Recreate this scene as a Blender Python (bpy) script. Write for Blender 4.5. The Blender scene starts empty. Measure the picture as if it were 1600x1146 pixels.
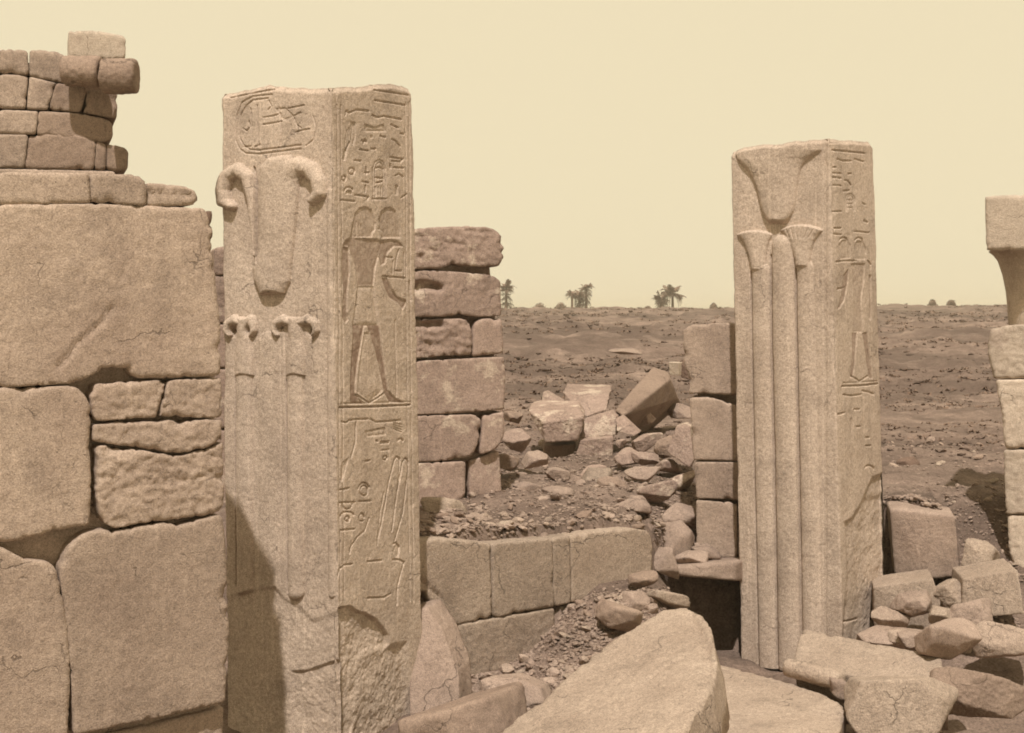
import bpy, bmesh, math, random
import numpy as np
from mathutils import Vector, Matrix
from mathutils.geometry import delaunay_2d_cdt

# ------------------------------------------------------------------ camera, sky, sun, exposure
S = bpy.context.scene
F = 2200.0            # focal length in pixels of the 1600 px wide plate
HZ = 490.0            # row of the eye level
CZ = 4.25             # eye height: the photographer stood on fallen masonry
cam_d = bpy.data.cameras.new('camera'); cam = bpy.data.objects.new('camera', cam_d)
S.collection.objects.link(cam); S.camera = cam
cam.location = (0, 0, CZ); cam.rotation_euler = (math.radians(90), 0, 0)
cam_d.sensor_width = 36.0; cam_d.lens = 36.0 * F / 1600.0
cam_d.shift_y = -(573.0 - HZ) / 1600.0
cam_d.clip_start = 0.1; cam_d.clip_end = 20000

SUN_EL, SUN_AZ = 58.5, -5.0        # degrees; azimuth 0 = from straight behind the camera, negative = from the left
W = bpy.data.worlds.new('World'); S.world = W; W.use_nodes = True
nt = W.node_tree; nt.nodes.clear()
wo = nt.nodes.new('ShaderNodeOutputWorld'); bg = nt.nodes.new('ShaderNodeBackground')
sky = nt.nodes.new('ShaderNodeTexSky'); sky.sky_type = 'NISHITA'; sky.sun_disc = False
sky.sun_elevation = math.radians(SUN_EL); sky.sun_rotation = math.radians(180 + SUN_AZ)
sky.dust_density = 4.0; sky.air_density = 1.0
# the plate is blue-sensitive and printed in albumen: the whole sky is one pale cream tone
bw = nt.nodes.new('ShaderNodeRGBToBW'); nt.links.new(sky.outputs[0], bw.inputs[0])
mr = nt.nodes.new('ShaderNodeMapRange'); mr.inputs[1].default_value = 0.0; mr.inputs[2].default_value = 30.0
mr.inputs[3].default_value = 7.05; mr.inputs[4].default_value = 8.1; nt.links.new(bw.outputs[0], mr.inputs[0])
tint = nt.nodes.new('ShaderNodeMix'); tint.data_type = 'RGBA'; tint.blend_type = 'MULTIPLY'
tint.inputs[0].default_value = 1.0; tint.inputs[7].default_value = (1.0, 0.865, 0.59, 1)
nt.links.new(mr.outputs[0], tint.inputs[6]); nt.links.new(tint.outputs[2], bg.inputs[0])
bg.inputs[1].default_value = 0.12
nt.links.new(bg.outputs[0], wo.inputs[0])
sd = bpy.data.lights.new('sun', 'SUN'); sun = bpy.data.objects.new('sun', sd); S.collection.objects.link(sun)
sd.energy = 4.7; sd.angle = math.radians(0.9); sd.color = (1.0, 0.955, 0.90)
_a, _e = math.radians(SUN_AZ), math.radians(SUN_EL)
sun_dir = Vector((-math.sin(_a) * math.cos(_e), math.cos(_a) * math.cos(_e), -math.sin(_e)))
sun.rotation_euler = sun_dir.to_track_quat('-Z', 'Y').to_euler()
S.view_settings.view_transform = 'Standard'; S.view_settings.look = 'None'
S.view_settings.exposure = 0.0; S.view_settings.gamma = 1.0
S.view_settings.use_curve_mapping = False
S.render.engine = 'CYCLES'; S.cycles.filter_width = 1.8
S.cycles.max_bounces = 5; S.cycles.diffuse_bounces = 4; S.cycles.glossy_bounces = 1; S.cycles.volume_bounces = 0; S.cycles.transmission_bounces = 0
S.cycles.use_adaptive_sampling = True; S.cycles.adaptive_threshold = 0.03; S.cycles.caustics_reflective = False; S.cycles.caustics_refractive = False

# ------------------------------------------------------------------ noise
def _h(ix, iy, iz, seed):
    n = (ix.astype(np.int64) * 374761393 + iy.astype(np.int64) * 668265263 + iz.astype(np.int64) * 2147483647 + seed * 974634777) & 0xFFFFFFFF
    n = ((n ^ (n >> 13)) * 1274126177) & 0xFFFFFFFF
    n = (n ^ (n >> 16)) & 0xFFFFFFFF
    n = (n * 2246822519) & 0xFFFFFFFF
    return (((n >> 8) & 0xFFFF) / 32767.5) - 1.0
def vnoise(p, seed=0):
    i = np.floor(p).astype(np.int64); f = p - i; f = f * f * f * (f * (f * 6 - 15) + 10)
    x, y, z = i[:, 0], i[:, 1], i[:, 2]; r = 0
    for dx in (0, 1):
        wx = f[:, 0] if dx else 1 - f[:, 0]
        for dy in (0, 1):
            wy = f[:, 1] if dy else 1 - f[:, 1]
            for dz in (0, 1):
                wz = f[:, 2] if dz else 1 - f[:, 2]
                r = r + wx * wy * wz * _h(x + dx, y + dy, z + dz, seed)
    return r
def fbm(p, scale=1.0, octv=4, seed=0, gain=0.5):
    p = np.asarray(p, float) * scale; a, t, r = 1.0, 0.0, 0.0
    for k in range(octv):
        r = r + a * vnoise(p * (2.03 ** k) + 17.3 * k, seed + k); t += a; a *= gain
    return r / t
def sstep(a, b, x):
    t = np.clip((x - a) / (b - a), 0, 1); return t * t * (3 - 2 * t)

# ------------------------------------------------------------------ materials
MATS = {}
def stone(name, dark, light, grain=170.0, gamp=0.22, streak=0.25, stain=None, stain_amt=0.0, bump=0.35, big=1.1, figure_tone=False, patch=0.0, crack=True):
    m = bpy.data.materials.new(name); m.use_nodes = True; t = m.node_tree; N = t.nodes; L = t.links
    b = N['Principled BSDF']; b.inputs['Roughness'].default_value = 0.92
    b.inputs['Specular IOR Level'].default_value = 0.15
    g = N.new('ShaderNodeNewGeometry')
    def noise(scale, det, rough=0.6, vec=None):
        n = N.new('ShaderNodeTexNoise'); n.inputs['Scale'].default_value = scale
        n.inputs['Detail'].default_value = det; n.inputs['Roughness'].default_value = rough
        L.new(vec if vec else g.outputs['Position'], n.inputs['Vector']); return n.outputs['Fac']
    def ramp(x, a, bb):
        r = N.new('ShaderNodeMapRange'); r.inputs[1].default_value = a; r.inputs[2].default_value = bb
        L.new(x, r.inputs[0]); return r.outputs[0]
    def math_(op, a, bb):
        n = N.new('ShaderNodeMath'); n.operation = op
        for k, v in ((0, a), (1, bb)):
            if isinstance(v, (int, float)): n.inputs[k].default_value = v
            else: L.new(v, n.inputs[k])
        return n.outputs[0]
    def mix(fac, a, bb, mode='MIX'):
        n = N.new('ShaderNodeMix'); n.data_type = 'RGBA'; n.blend_type = mode
        for k, v in ((0, fac), (6, a), (7, bb)):
            if isinstance(v, (int, float)): n.inputs[k].default_value = v
            elif isinstance(v, tuple): n.inputs[k].default_value = (*v, 1)
            else: L.new(v, n.inputs[k])
        return n.outputs[2]
    col = mix(ramp(noise(big, 5), 0.3, 0.7), dark, light)
    # weathering runs, stretched along the vertical
    mp = N.new('ShaderNodeMapping'); mp.inputs['Scale'].default_value = (7.0, 7.0, 0.55)
    L.new(g.outputs['Position'], mp.inputs['Vector'])
    st = ramp(noise(1.0, 4, 0.6, mp.outputs[0]), 0.38, 0.7)
    col = mix(math_('MULTIPLY', st, streak), col, tuple(c * 1.25 for c in light))
    mp3 = N.new('ShaderNodeMapping'); mp3.inputs['Scale'].default_value = (24.0, 24.0, 0.9); L.new(g.outputs['Position'], mp3.inputs['Vector'])
    col = mix(math_('MULTIPLY', ramp(noise(1.0, 3, 0.5, mp3.outputs[0]), 0.60, 0.72), streak * 1.3), col, tuple(c * 1.4 for c in light))
    col = mix(math_('MULTIPLY', ramp(noise(2.1, 6, 0.75), 0.50, 0.66), 0.42), col, tuple(c * 0.62 for c in dark))
    if patch:
        mp2 = N.new('ShaderNodeMapping'); mp2.inputs['Scale'].default_value = (0.05, 0.16, 0.16); L.new(g.outputs['Position'], mp2.inputs['Vector'])
        pa = ramp(noise(1.0, 7, 0.78, mp2.outputs[0]), 0.45, 0.55)
        col = mix(math_('MULTIPLY', pa, patch), col, tuple(c * 0.5 for c in dark))
        col = mix(math_('MULTIPLY', ramp(noise(0.55, 8, 0.82), 0.47, 0.56), 0.5), col, tuple(c * 0.6 for c in dark))
    if stain:
        s1 = ramp(noise(2.6, 5, 0.7), 0.55, 0.62)
        col = mix(math_('MULTIPLY', s1, stain_amt), col, stain)
    # each stone its own tone
    oi = N.new('ShaderNodeObjectInfo'); orr = N.new('ShaderNodeMapRange'); orr.inputs[3].default_value = 0.93 if not figure_tone else 1.0; orr.inputs[4].default_value = 1.13 if not figure_tone else 1.0
    L.new(oi.outputs['Random'], orr.inputs[0]); c3 = N.new('ShaderNodeCombineColor')
    for i in range(3): L.new(orr.outputs[0], c3.inputs[i])
    col = mix(1.0, col, c3.outputs[0], 'MULTIPLY')
    ck = None
    if crack:
        ds = N.new('ShaderNodeVectorMath'); ds.operation = 'MULTIPLY_ADD'; nn = N.new('ShaderNodeTexNoise'); nn.inputs['Scale'].default_value = 5.0; nn.inputs['Detail'].default_value = 5.0
        L.new(g.outputs['Position'], nn.inputs['Vector']); L.new(nn.outputs['Color'], ds.inputs[0]); ds.inputs[1].default_value = (0.35, 0.35, 0.35); L.new(g.outputs['Position'], ds.inputs[2])
        vo = N.new('ShaderNodeTexVoronoi'); vo.feature = 'DISTANCE_TO_EDGE'; vo.inputs['Scale'].default_value = 1.5; L.new(ds.outputs[0], vo.inputs['Vector'])
        ck = math_('MULTIPLY', ramp(vo.outputs['Distance'], 0.010, 0.003), ramp(noise(1.7, 3), 0.52, 0.60))
        col = mix(math_('MULTIPLY', ck, 0.6), col, tuple(c * 0.35 for c in dark))
    # crystalline grain
    gr = noise(grain, 2, 0.7); gr2 = noise(grain * 0.3, 3, 0.7)
    k = math_('ADD', math_('MULTIPLY', math_('SUBTRACT', gr, 0.5), gamp * 4.2), math_('MULTIPLY', math_('SUBTRACT', gr2, 0.5), gamp * 2.2))
    sc = math_('ADD', k, 1.0)
    cc = N.new('ShaderNodeCombineColor')
    for i in range(3): L.new(sc, cc.inputs[i])
    col = mix(1.0, col, cc.outputs[0], 'MULTIPLY')
    # small dark pits
    v = N.new('ShaderNodeTexVoronoi'); v.inputs['Scale'].default_value = 9.0; L.new(g.outputs['Position'], v.inputs['Vector'])
    pit = ramp(v.outputs['Distance'], 0.075, 0.04)
    col = mix(math_('MULTIPLY', pit, 0.55), col, tuple(c * 0.25 for c in dark))
    if figure_tone:  # darker brown tone over the carved figures, broken up by noise
        at = N.new('ShaderNodeAttribute'); at.attribute_name = 'figure_tone'
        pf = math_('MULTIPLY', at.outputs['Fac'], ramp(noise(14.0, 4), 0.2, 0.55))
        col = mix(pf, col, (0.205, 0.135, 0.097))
    L.new(col, b.inputs['Base Color'])
    bm_ = N.new('ShaderNodeBump'); bm_.inputs['Strength'].default_value = bump; bm_.inputs['Distance'].default_value = 0.012
    hh = math_('ADD', noise(30.0, 4, 0.75), math_('MULTIPLY', gr, 0.6))
    if ck is not None: hh = math_('SUBTRACT', hh, math_('MULTIPLY', ck, 0.6))
    L.new(hh, bm_.inputs['Height']); L.new(bm_.outputs[0], b.inputs['Normal'])
    MATS[name] = m; return m
GRANITE = stone('granite', (0.351, 0.269, 0.210), (0.445, 0.351, 0.279), grain=105, gamp=0.42, streak=0.34, bump=0.45, big=0.8, figure_tone=True)
BLOCK = stone('sandstone', (0.254, 0.185, 0.143), (0.351, 0.266, 0.206), grain=95, gamp=0.36, streak=0.14, bump=0.6)
BACKW = stone('stained_sandstone', (0.225, 0.159, 0.125), (0.310, 0.225, 0.180), grain=80, gamp=0.34, streak=0.25, stain=(0.500, 0.400, 0.310), stain_amt=0.6, bump=0.7)
PALE = stone('pale_limestone', (0.389, 0.308, 0.240), (0.493, 0.399, 0.315), grain=100, gamp=0.26, streak=0.1, bump=0.6, stain=(0.294, 0.221, 0.174), stain_amt=0.5)
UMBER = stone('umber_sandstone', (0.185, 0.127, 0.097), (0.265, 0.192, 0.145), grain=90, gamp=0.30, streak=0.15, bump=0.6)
ROCK = stone('broken_rock', (0.245, 0.178, 0.139), (0.350, 0.261, 0.207), grain=100, gamp=0.34, streak=0.1, bump=0.9, big=2.0)
DARKR = stone('dark_and_shade_rock', (0.125, 0.079, 0.058), (0.185, 0.124, 0.092), grain=90, gamp=0.26, streak=0.1, bump=0.8, big=2.0)  # naturally dark rocks, and stones with shade put into their colour
EARTH = stone('dusty_earth', (0.150, 0.104, 0.081), (0.245, 0.178, 0.139), grain=40, gamp=0.40, streak=0.0, bump=1.0, big=0.7, patch=0.75, crack=False)
PLASTER = stone('fallen_slab', (0.264, 0.199, 0.152), (0.350, 0.271, 0.210), grain=75, gamp=0.36, streak=0.0, bump=0.9, big=1.6)
def plain(name, c, rough=0.85, var=0.4):
    m = bpy.data.materials.new(name); m.use_nodes = True; N = m.node_tree.nodes; L = m.node_tree.links
    b = N['Principled BSDF']; b.inputs['Roughness'].default_value = rough; b.inputs['Specular IOR Level'].default_value = 0.15
    g = N.new('ShaderNodeNewGeometry'); n = N.new('ShaderNodeTexNoise'); n.inputs['Scale'].default_value = 3.0
    L.new(g.outputs['Position'], n.inputs['Vector'])
    r = N.new('ShaderNodeValToRGB'); r.color_ramp.elements[0].color = (*[x * (1 - var) for x in c], 1)
    r.color_ramp.elements[1].color = (*[x * (1 + var) for x in c], 1)
    L.new(n.outputs['Fac'], r.inputs[0]); L.new(r.outputs[0], b.inputs['Base Color']); return m
FOLIAGE = plain('hazed_foliage', (0.21, 0.142, 0.102)); TRUNK = plain('palm_bark', (0.2, 0.135, 0.095)); SCRUB = plain('dry_scrub', (0.17, 0.112, 0.08))  # foliage lightened: distance haze put into its colour

# ------------------------------------------------------------------ geometry helpers
COL = S.collection
def P(px, py, D):
    return np.array([(px - 800.0) / F * D, D, CZ + (HZ - py) / F * D])
def to_px(p):
    return 800.0 + p[..., 0] / p[..., 1] * F, HZ - (p[..., 2] - CZ) / p[..., 1] * F
def link(o, parent=None):
    COL.objects.link(o)
    if parent is not None: o.parent = parent
    return o
def mesh_np(name, v, faces, mat, smooth=True, normals=None, attr=None):
    me = bpy.data.meshes.new(name); v = np.ascontiguousarray(v, dtype=np.float32)
    faces = np.ascontiguousarray(faces, dtype=np.int32); k = faces.shape[1]
    me.vertices.add(len(v)); me.vertices.foreach_set('co', v.ravel())
    me.loops.add(faces.size); me.loops.foreach_set('vertex_index', faces.ravel())
    me.polygons.add(len(faces)); me.polygons.foreach_set('loop_start', np.arange(0, faces.size, k, dtype=np.int32))
    me.polygons.foreach_set('use_smooth', np.full(len(faces), smooth))
    if attr is not None:
        a = me.attributes.new('figure_tone', 'FLOAT', 'POINT'); a.data.foreach_set('value', np.ascontiguousarray(attr, dtype=np.float32))
    me.update(calc_edges=True); me.validate()
    if normals is not None: me.normals_split_custom_set_from_vertices([tuple(n) for n in normals])
    me.materials.append(mat); return me
def tag(o, label, cat=None, group=None, kind=None):
    o['label'] = label
    if cat: o['category'] = cat
    if group: o['group'] = group
    if kind or cat: o['kind'] = kind or 'thing'
    return o
def empty(name, loc, label, cat, group=None):
    o = bpy.data.objects.new(name, None); o.empty_display_size = 0.2; link(o); o.location = loc
    return tag(o, label, cat, group)
def child(name, me, parent):
    o = bpy.data.objects.new(name, me); link(o, parent)
    o.matrix_parent_inverse = Matrix.Translation(-parent.location); return o

class Plane:
    def __init__(s, p0, u, n):
        s.p0 = np.array(p0, float); s.u = np.array(u, float) / np.linalg.norm(u)
        n = np.array(n, float) / np.linalg.norm(n)
        if np.dot(n, s.p0 - np.array([0, 0, CZ])) > 0: n = -n
        s.n = n; s.v = np.cross(s.n, s.u)
        if s.v[2] < 0: s.v = -s.v
    def hit(s, px, py):
        d = np.array([(px - 800.0) / F, 1.0, (HZ - py) / F]); c = np.array([0, 0, CZ])
        p = c + d * (np.dot(s.p0 - c, s.n) / np.dot(d, s.n)); q = p - s.p0
        return np.array([np.dot(q, s.u), np.dot(q, s.v)])
    def at(s, uv, h):
        return s.p0 + uv[:, 0:1] * s.u + uv[:, 1:2] * s.v + np.asarray(h)[:, None] * s.n
    def back(s, d):
        return Plane(s.p0 - s.n * d, s.u, s.n)
def vplane(pa, Da, pb, Db):
    A, B = P(pa, HZ, Da), P(pb, HZ, Db); u = B - A; return Plane(A, u, (u[1], -u[0], 0))
def tplane(a, b, c):
    A, B, C = P(*a), P(*b), P(*c); return Plane(A, B - A, np.cross(B - A, C - A))

def seg_dist(p, a, b):
    ab = b - a; L2 = (ab ** 2).sum(1) + 1e-12
    best = np.full(len(p), 1e9)
    for i in range(len(a)):
        t = np.clip(((p - a[i]) @ ab[i]) / L2[i], 0, 1)
        d = p - a[i] - t[:, None] * ab[i]; best = np.minimum(best, (d ** 2).sum(1))
    return np.sqrt(best)
def inside(p, poly):
    c = np.zeros(len(p), bool); n = len(poly); x, y = p[:, 0], p[:, 1]
    for i in range(n):
        x1, y1 = poly[i]; x2, y2 = poly[(i + 1) % n]
        if y1 == y2: continue
        k = ((y1 > y) != (y2 > y)) & (x < (x2 - x1) * (y - y1) / (y2 - y1) + x1); c ^= k
    return c

SEED = [1]
def slab_mesh(name, poly_px, plane, thick, mat, res=0.026, rough=0.008, rnd=0.024, jit=0.004, gap=-0.003, cracks=(), pits=0.0, tilt=0.0):
    """one dressed or broken stone: an outlined face with worn edges, run back through the thickness of the stone"""
    SEED[0] += 1; sd_ = SEED[0]
    pl = np.array([plane.hit(*q) for q in poly_px])
    ar = 0.5 * np.sum(pl[:, 0] * np.roll(pl[:, 1], -1) - np.roll(pl[:, 0], -1) * pl[:, 1])
    if ar < 0: pl = pl[::-1]
    out = []
    for i in range(len(pl)):
        a, b = pl[i], pl[(i + 1) % len(pl)]; n = max(1, int(round(np.linalg.norm(b - a) / res)))
        for k in range(n): out.append(a + (b - a) * k / n)
    out = np.array(out); m = len(out)
    tg = np.roll(out, -1, 0) - np.roll(out, 1, 0); tg /= np.linalg.norm(tg, axis=1)[:, None] + 1e-9
    nr = np.stack([tg[:, 1], -tg[:, 0]], 1)
    q3 = np.column_stack([out, np.full(m, sd_ * 3.7)])
    off = -gap + jit * (fbm(q3, 14.0, 4, sd_, 0.65) * 1.2 - 0.35) - jit * 2.2 * np.clip(fbm(q3, 4.0, 3, sd_ + 9) - 0.25, 0, 1)
    rs = np.random.RandomState(sd_); per_ = np.linalg.norm(np.roll(out, -1, 0) - out, axis=1).sum()
    nck = max(2, int(per_ * 1.7)); ctr_ = np.vstack([out[rs.randint(0, m, nck)], pl]); rad_ = np.concatenate([0.012 + 0.05 * rs.rand(nck) ** 2.5, 0.008 + 0.022 * rs.rand(len(pl))])
    cut = np.zeros(m)
    for c_, r_ in zip(ctr_, rad_): cut = np.maximum(cut, r_ * 0.42 * np.clip(1 - np.linalg.norm(out - c_, axis=1) / r_, 0, 1))
    out = out + nr * (np.clip(off, -4 * jit, 0.6 * jit + 0.004) - cut)[:, None]
    lo, hi = out.min(0), out.max(0)
    gx, gy = np.meshgrid(np.arange(lo[0], hi[0], res), np.arange(lo[1], hi[1], res * 0.92))
    gx = gx + (np.arange(gx.shape[0])[:, None] % 2) * res * 0.5
    g = np.column_stack([gx.ravel(), gy.ravel()]); rs = np.random.RandomState(sd_)
    g = g + rs.uniform(-0.18, 0.18, g.shape) * res
    g = g[inside(g, out)]
    d = seg_dist(g, out, np.roll(out, -1, 0)) if len(g) else np.zeros(0)
    g = g[d > 0.45 * res]
    allp = np.vstack([out, g]) if len(g) else out
    res_ = delaunay_2d_cdt([Vector(x) for x in allp], [(i, (i + 1) % m) for i in range(m)], [], 1, 1e-6)
    vv = np.array([[x[0], x[1]] for x in res_[0]]); ff = np.array([f for f in res_[2] if len(f) == 3])
    orig = res_[3]
    # border vertices keep their order
    bidx = [None] * m
    for j, src in enumerate(orig):
        for k in src:
            if k < m: bidx[k] = j
    bidx = [b for b in bidx if b is not None]; m2 = len(bidx)
    dd = seg_dist(vv, out, np.roll(out, -1, 0))
    q = np.column_stack([vv, np.full(len(vv), sd_ * 1.9)])
    rr = 0.55 * rnd * (0.16 + 1.7 * np.clip(fbm(q, 4.5, 4, sd_ + 4, 0.6) + 0.12, 0, 1.2) ** 1.5)
    t = np.clip(dd / np.maximum(rr, 1e-4), 0, 1)
    h = -rr * (1 - np.sqrt(np.clip(1 - (1 - t) ** 2, 0, 1)))
    rdg = 1 - np.abs(fbm(q, 3.1, 4, sd_ + 5, 0.55)) * 2.2
    h = h + rough * (fbm(q, 1.3, 3, sd_ + 1) * 1.2 + fbm(q * np.array([1, 2.2, 1]), 16.0, 3, sd_ + 2, 0.85) * 0.6 - 0.35 * np.clip(rdg, 0, 1) ** 4)
    for c_, r_ in zip(ctr_, rad_):
        dch = np.linalg.norm(vv - c_, axis=1) / (1.5 * r_); h = h - 0.55 * r_ * np.clip(1 - dch, 0, 1) ** 0.8
    if pits: h = h - pits * np.clip(fbm(q * np.array([0.55, 1.7, 1]), 8.0, 5, sd_ + 7, 0.75) - 0.10, 0, 1) * 2.2
    for cr in cracks:
        cp = np.array([plane.hit(x[0], x[1]) for x in cr['pts']])
        jit_ = np.column_stack([fbm(q, 11.0, 3, sd_ + 20), fbm(q, 11.0, 3, sd_ + 31)]) * cr.get('wob', 0.02)
        dc = seg_dist(vv + jit_, cp[:-1], cp[1:]); h = h - cr['d'] * (1 - sstep(0.2, 1.0, dc / cr['r']))
    top = plane.at(vv, h); nv = len(vv)
    ring0 = top[bidx]; V = [top]; faces = []; prev = np.array(bidx)
    b2 = vv[bidx]; nb = np.roll(b2, -1, 0) - np.roll(b2, 1, 0); nb /= np.linalg.norm(nb, axis=1)[:, None] + 1e-9
    nb = np.stack([nb[:, 1], -nb[:, 0]], 1); base = nv
    hb = h[bidx]; fr = [0.06, 0.25, 0.6, 1.0]
    for k, f_ in enumerate(fr):
        q2 = np.column_stack([b2, np.full(m2, sd_ + f_ * thick)])
        o2 = b2 + nb * (jit * 0.8 * fbm(q2, 6.0, 3, sd_ + 3) - tilt * f_ * thick)[:, None]
        if f_ == 1.0: o2 = o2 - nb * min(rnd, 0.02)
        V.append(plane.at(o2, np.minimum(hb - 0.004, -f_ * thick) if k else np.minimum(hb - 0.01, -f_ * thick)))
        cur = base + np.arange(m2); a, b = prev, np.roll(prev, -1); c, d_ = np.roll(cur, -1), cur
        faces += list(np.column_stack([b, a, d_])) + list(np.column_stack([b, d_, c])); prev = cur; base += m2
    cidx = base; V.append(np.mean(V[-1], axis=0, keepdims=True))
    faces += [(int(prev[(k + 1) % m2]), int(prev[k]), cidx) for k in range(m2)]
    V = np.vstack(V); sg = np.dot(np.cross(plane.u, plane.v), plane.n)
    T = np.array([tuple(f) for f in ff], int); 
    A = vv[T[:, 0]]; B = vv[T[:, 1]]; C = vv[T[:, 2]]
    s_ = (B[:, 0] - A[:, 0]) * (C[:, 1] - A[:, 1]) - (B[:, 1] - A[:, 1]) * (C[:, 0] - A[:, 0])
    T[s_ < 0] = T[s_ < 0][:, ::-1]
    allf = np.vstack([T, np.array([tuple(map(int, x)) for x in faces])])
    if sg < 0: allf = allf[:, ::-1]
    return mesh_np(name, V, allf, mat)

def add_slab(parent, poly, plane, thick, mat, name='stone_block', **k):
    return child(name, slab_mesh(name, poly, plane, thick, mat, **k), parent)
def single_slab(name, label, cat, poly, plane, thick, mat, group=None, **k):
    o = bpy.data.objects.new(name, slab_mesh(name, poly, plane, thick, mat, **k)); link(o); recenter(o); return tag(o, label, cat, group)
def recenter(o):
    me = o.data; co = np.empty(len(me.vertices) * 3, np.float32); me.vertices.foreach_get('co', co); co = co.reshape(-1, 3)
    c = np.array([co[:, 0].mean(), co[:, 1].mean(), co[:, 2].min()]); me.vertices.foreach_set('co', (co - c).ravel().astype(np.float32)); me.update()
    o.location = c

_ico = {}
def ico(sub):
    if sub not in _ico:
        bm = bmesh.new(); bmesh.ops.create_icosphere(bm, subdivisions=sub, radius=1.0)
        v = np.array([x.co[:] for x in bm.verts]); f = np.array([[y.index for y in x.verts] for x in bm.faces]); bm.free(); _ico[sub] = (v, f)
    return _ico[sub]
def solid(planes, sub, scale, rough, seed, soft=34.0, nscale=3.0):
    """a stone bounded by flat broken faces; planes = list of (normal, distance) in unit space"""
    v, f = ico(sub); n = np.array([p[0] for p in planes]); n = n / np.linalg.norm(n, axis=1)[:, None]; d = np.array([p[1] for p in planes])
    k = np.maximum(v @ n.T, 1e-6) / d[None, :]
    r = (k ** soft).sum(1) ** (-1.0 / soft)
    p = v * np.minimum(r, 2.5)[:, None] * np.asarray(scale)[None, :]
    L = float(np.mean(scale)); q = p / L + seed * 5.1
    nn = p / (np.linalg.norm(p, axis=1)[:, None] + 1e-9)
    p = p + nn * (rough * L * (fbm(q, nscale, 4, seed, 0.6) * 1.0 + fbm(q, nscale * 4.5, 3, seed + 3, 0.75) * 0.55))[:, None]
    return p, f
def rock_planes(seed, n=15):
    rs = np.random.RandomState(seed); out = []
    for _ in range(n):
        a = rs.normal(size=3); out.append((a / np.linalg.norm(a), rs.uniform(0.58, 0.95)))
    for s in (-1, 1):
        for ax in range(3):
            e = np.zeros(3); e[ax] = s; out.append((e, 1.0))
    return out
def hull_planes(pts):
    bm = bmesh.new()
    for p in pts: bm.verts.new(p)
    bmesh.ops.convex_hull(bm, input=bm.verts); bm.normal_update()
    c = np.mean(pts, axis=0); out = []
    for f in bm.faces:
        n = np.array(f.normal[:]); d = np.dot(np.array(f.verts[0].co[:]) - c, n)
        if d < 0: n, d = -n, -d
        if not any(np.dot(n, q[0]) > 0.998 for q in out): out.append((n, d))
    bm.free(); return c, out
def hull_stone(name, label, cat, pts, mat, sub=6, rough=0.035, soft=60.0, group=None, nscale=3.0, parent=None):
    """a block given by its corners (convex), with worn arrises"""
    pts = np.array(pts, float); c0 = pts.mean(0); half = np.ptp(pts, axis=0) / 2 + 1e-6
    c, pl = hull_planes((pts - c0) / half); SEED[0] += 1
    v, f = solid(pl, sub, half, rough, SEED[0], soft, nscale)
    v = v + c * half + c0; me = mesh_np(name, v, f, mat); 
    if parent is not None: return child(name, me, parent)
    o = bpy.data.objects.new(name, me); link(o); recenter(o)
    return tag(o, label, cat, group)
def boulder(name, label, px, py, D, w, h, dep, mat, seed, rot=0.0, sub=4, rough=0.05, cat='boulder', group=None, roll=0.0):
    """centre at a photo position; w, h in photo pixels, dep in metres"""
    s = D / F; v, f = solid(rock_planes(seed), sub, (w * s / 2 * 1.12, dep / 2, h * s / 2 * 1.12), rough, seed)
    R = np.array(Matrix.Rotation(rot, 3, 'Z') @ Matrix.Rotation(roll, 3, 'Y')); v = v @ R.T + P(px, py, D)
    me = mesh_np(name, v, f, mat); o = bpy.data.objects.new(name, me); link(o); recenter(o); return tag(o, label, cat, group)

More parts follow.
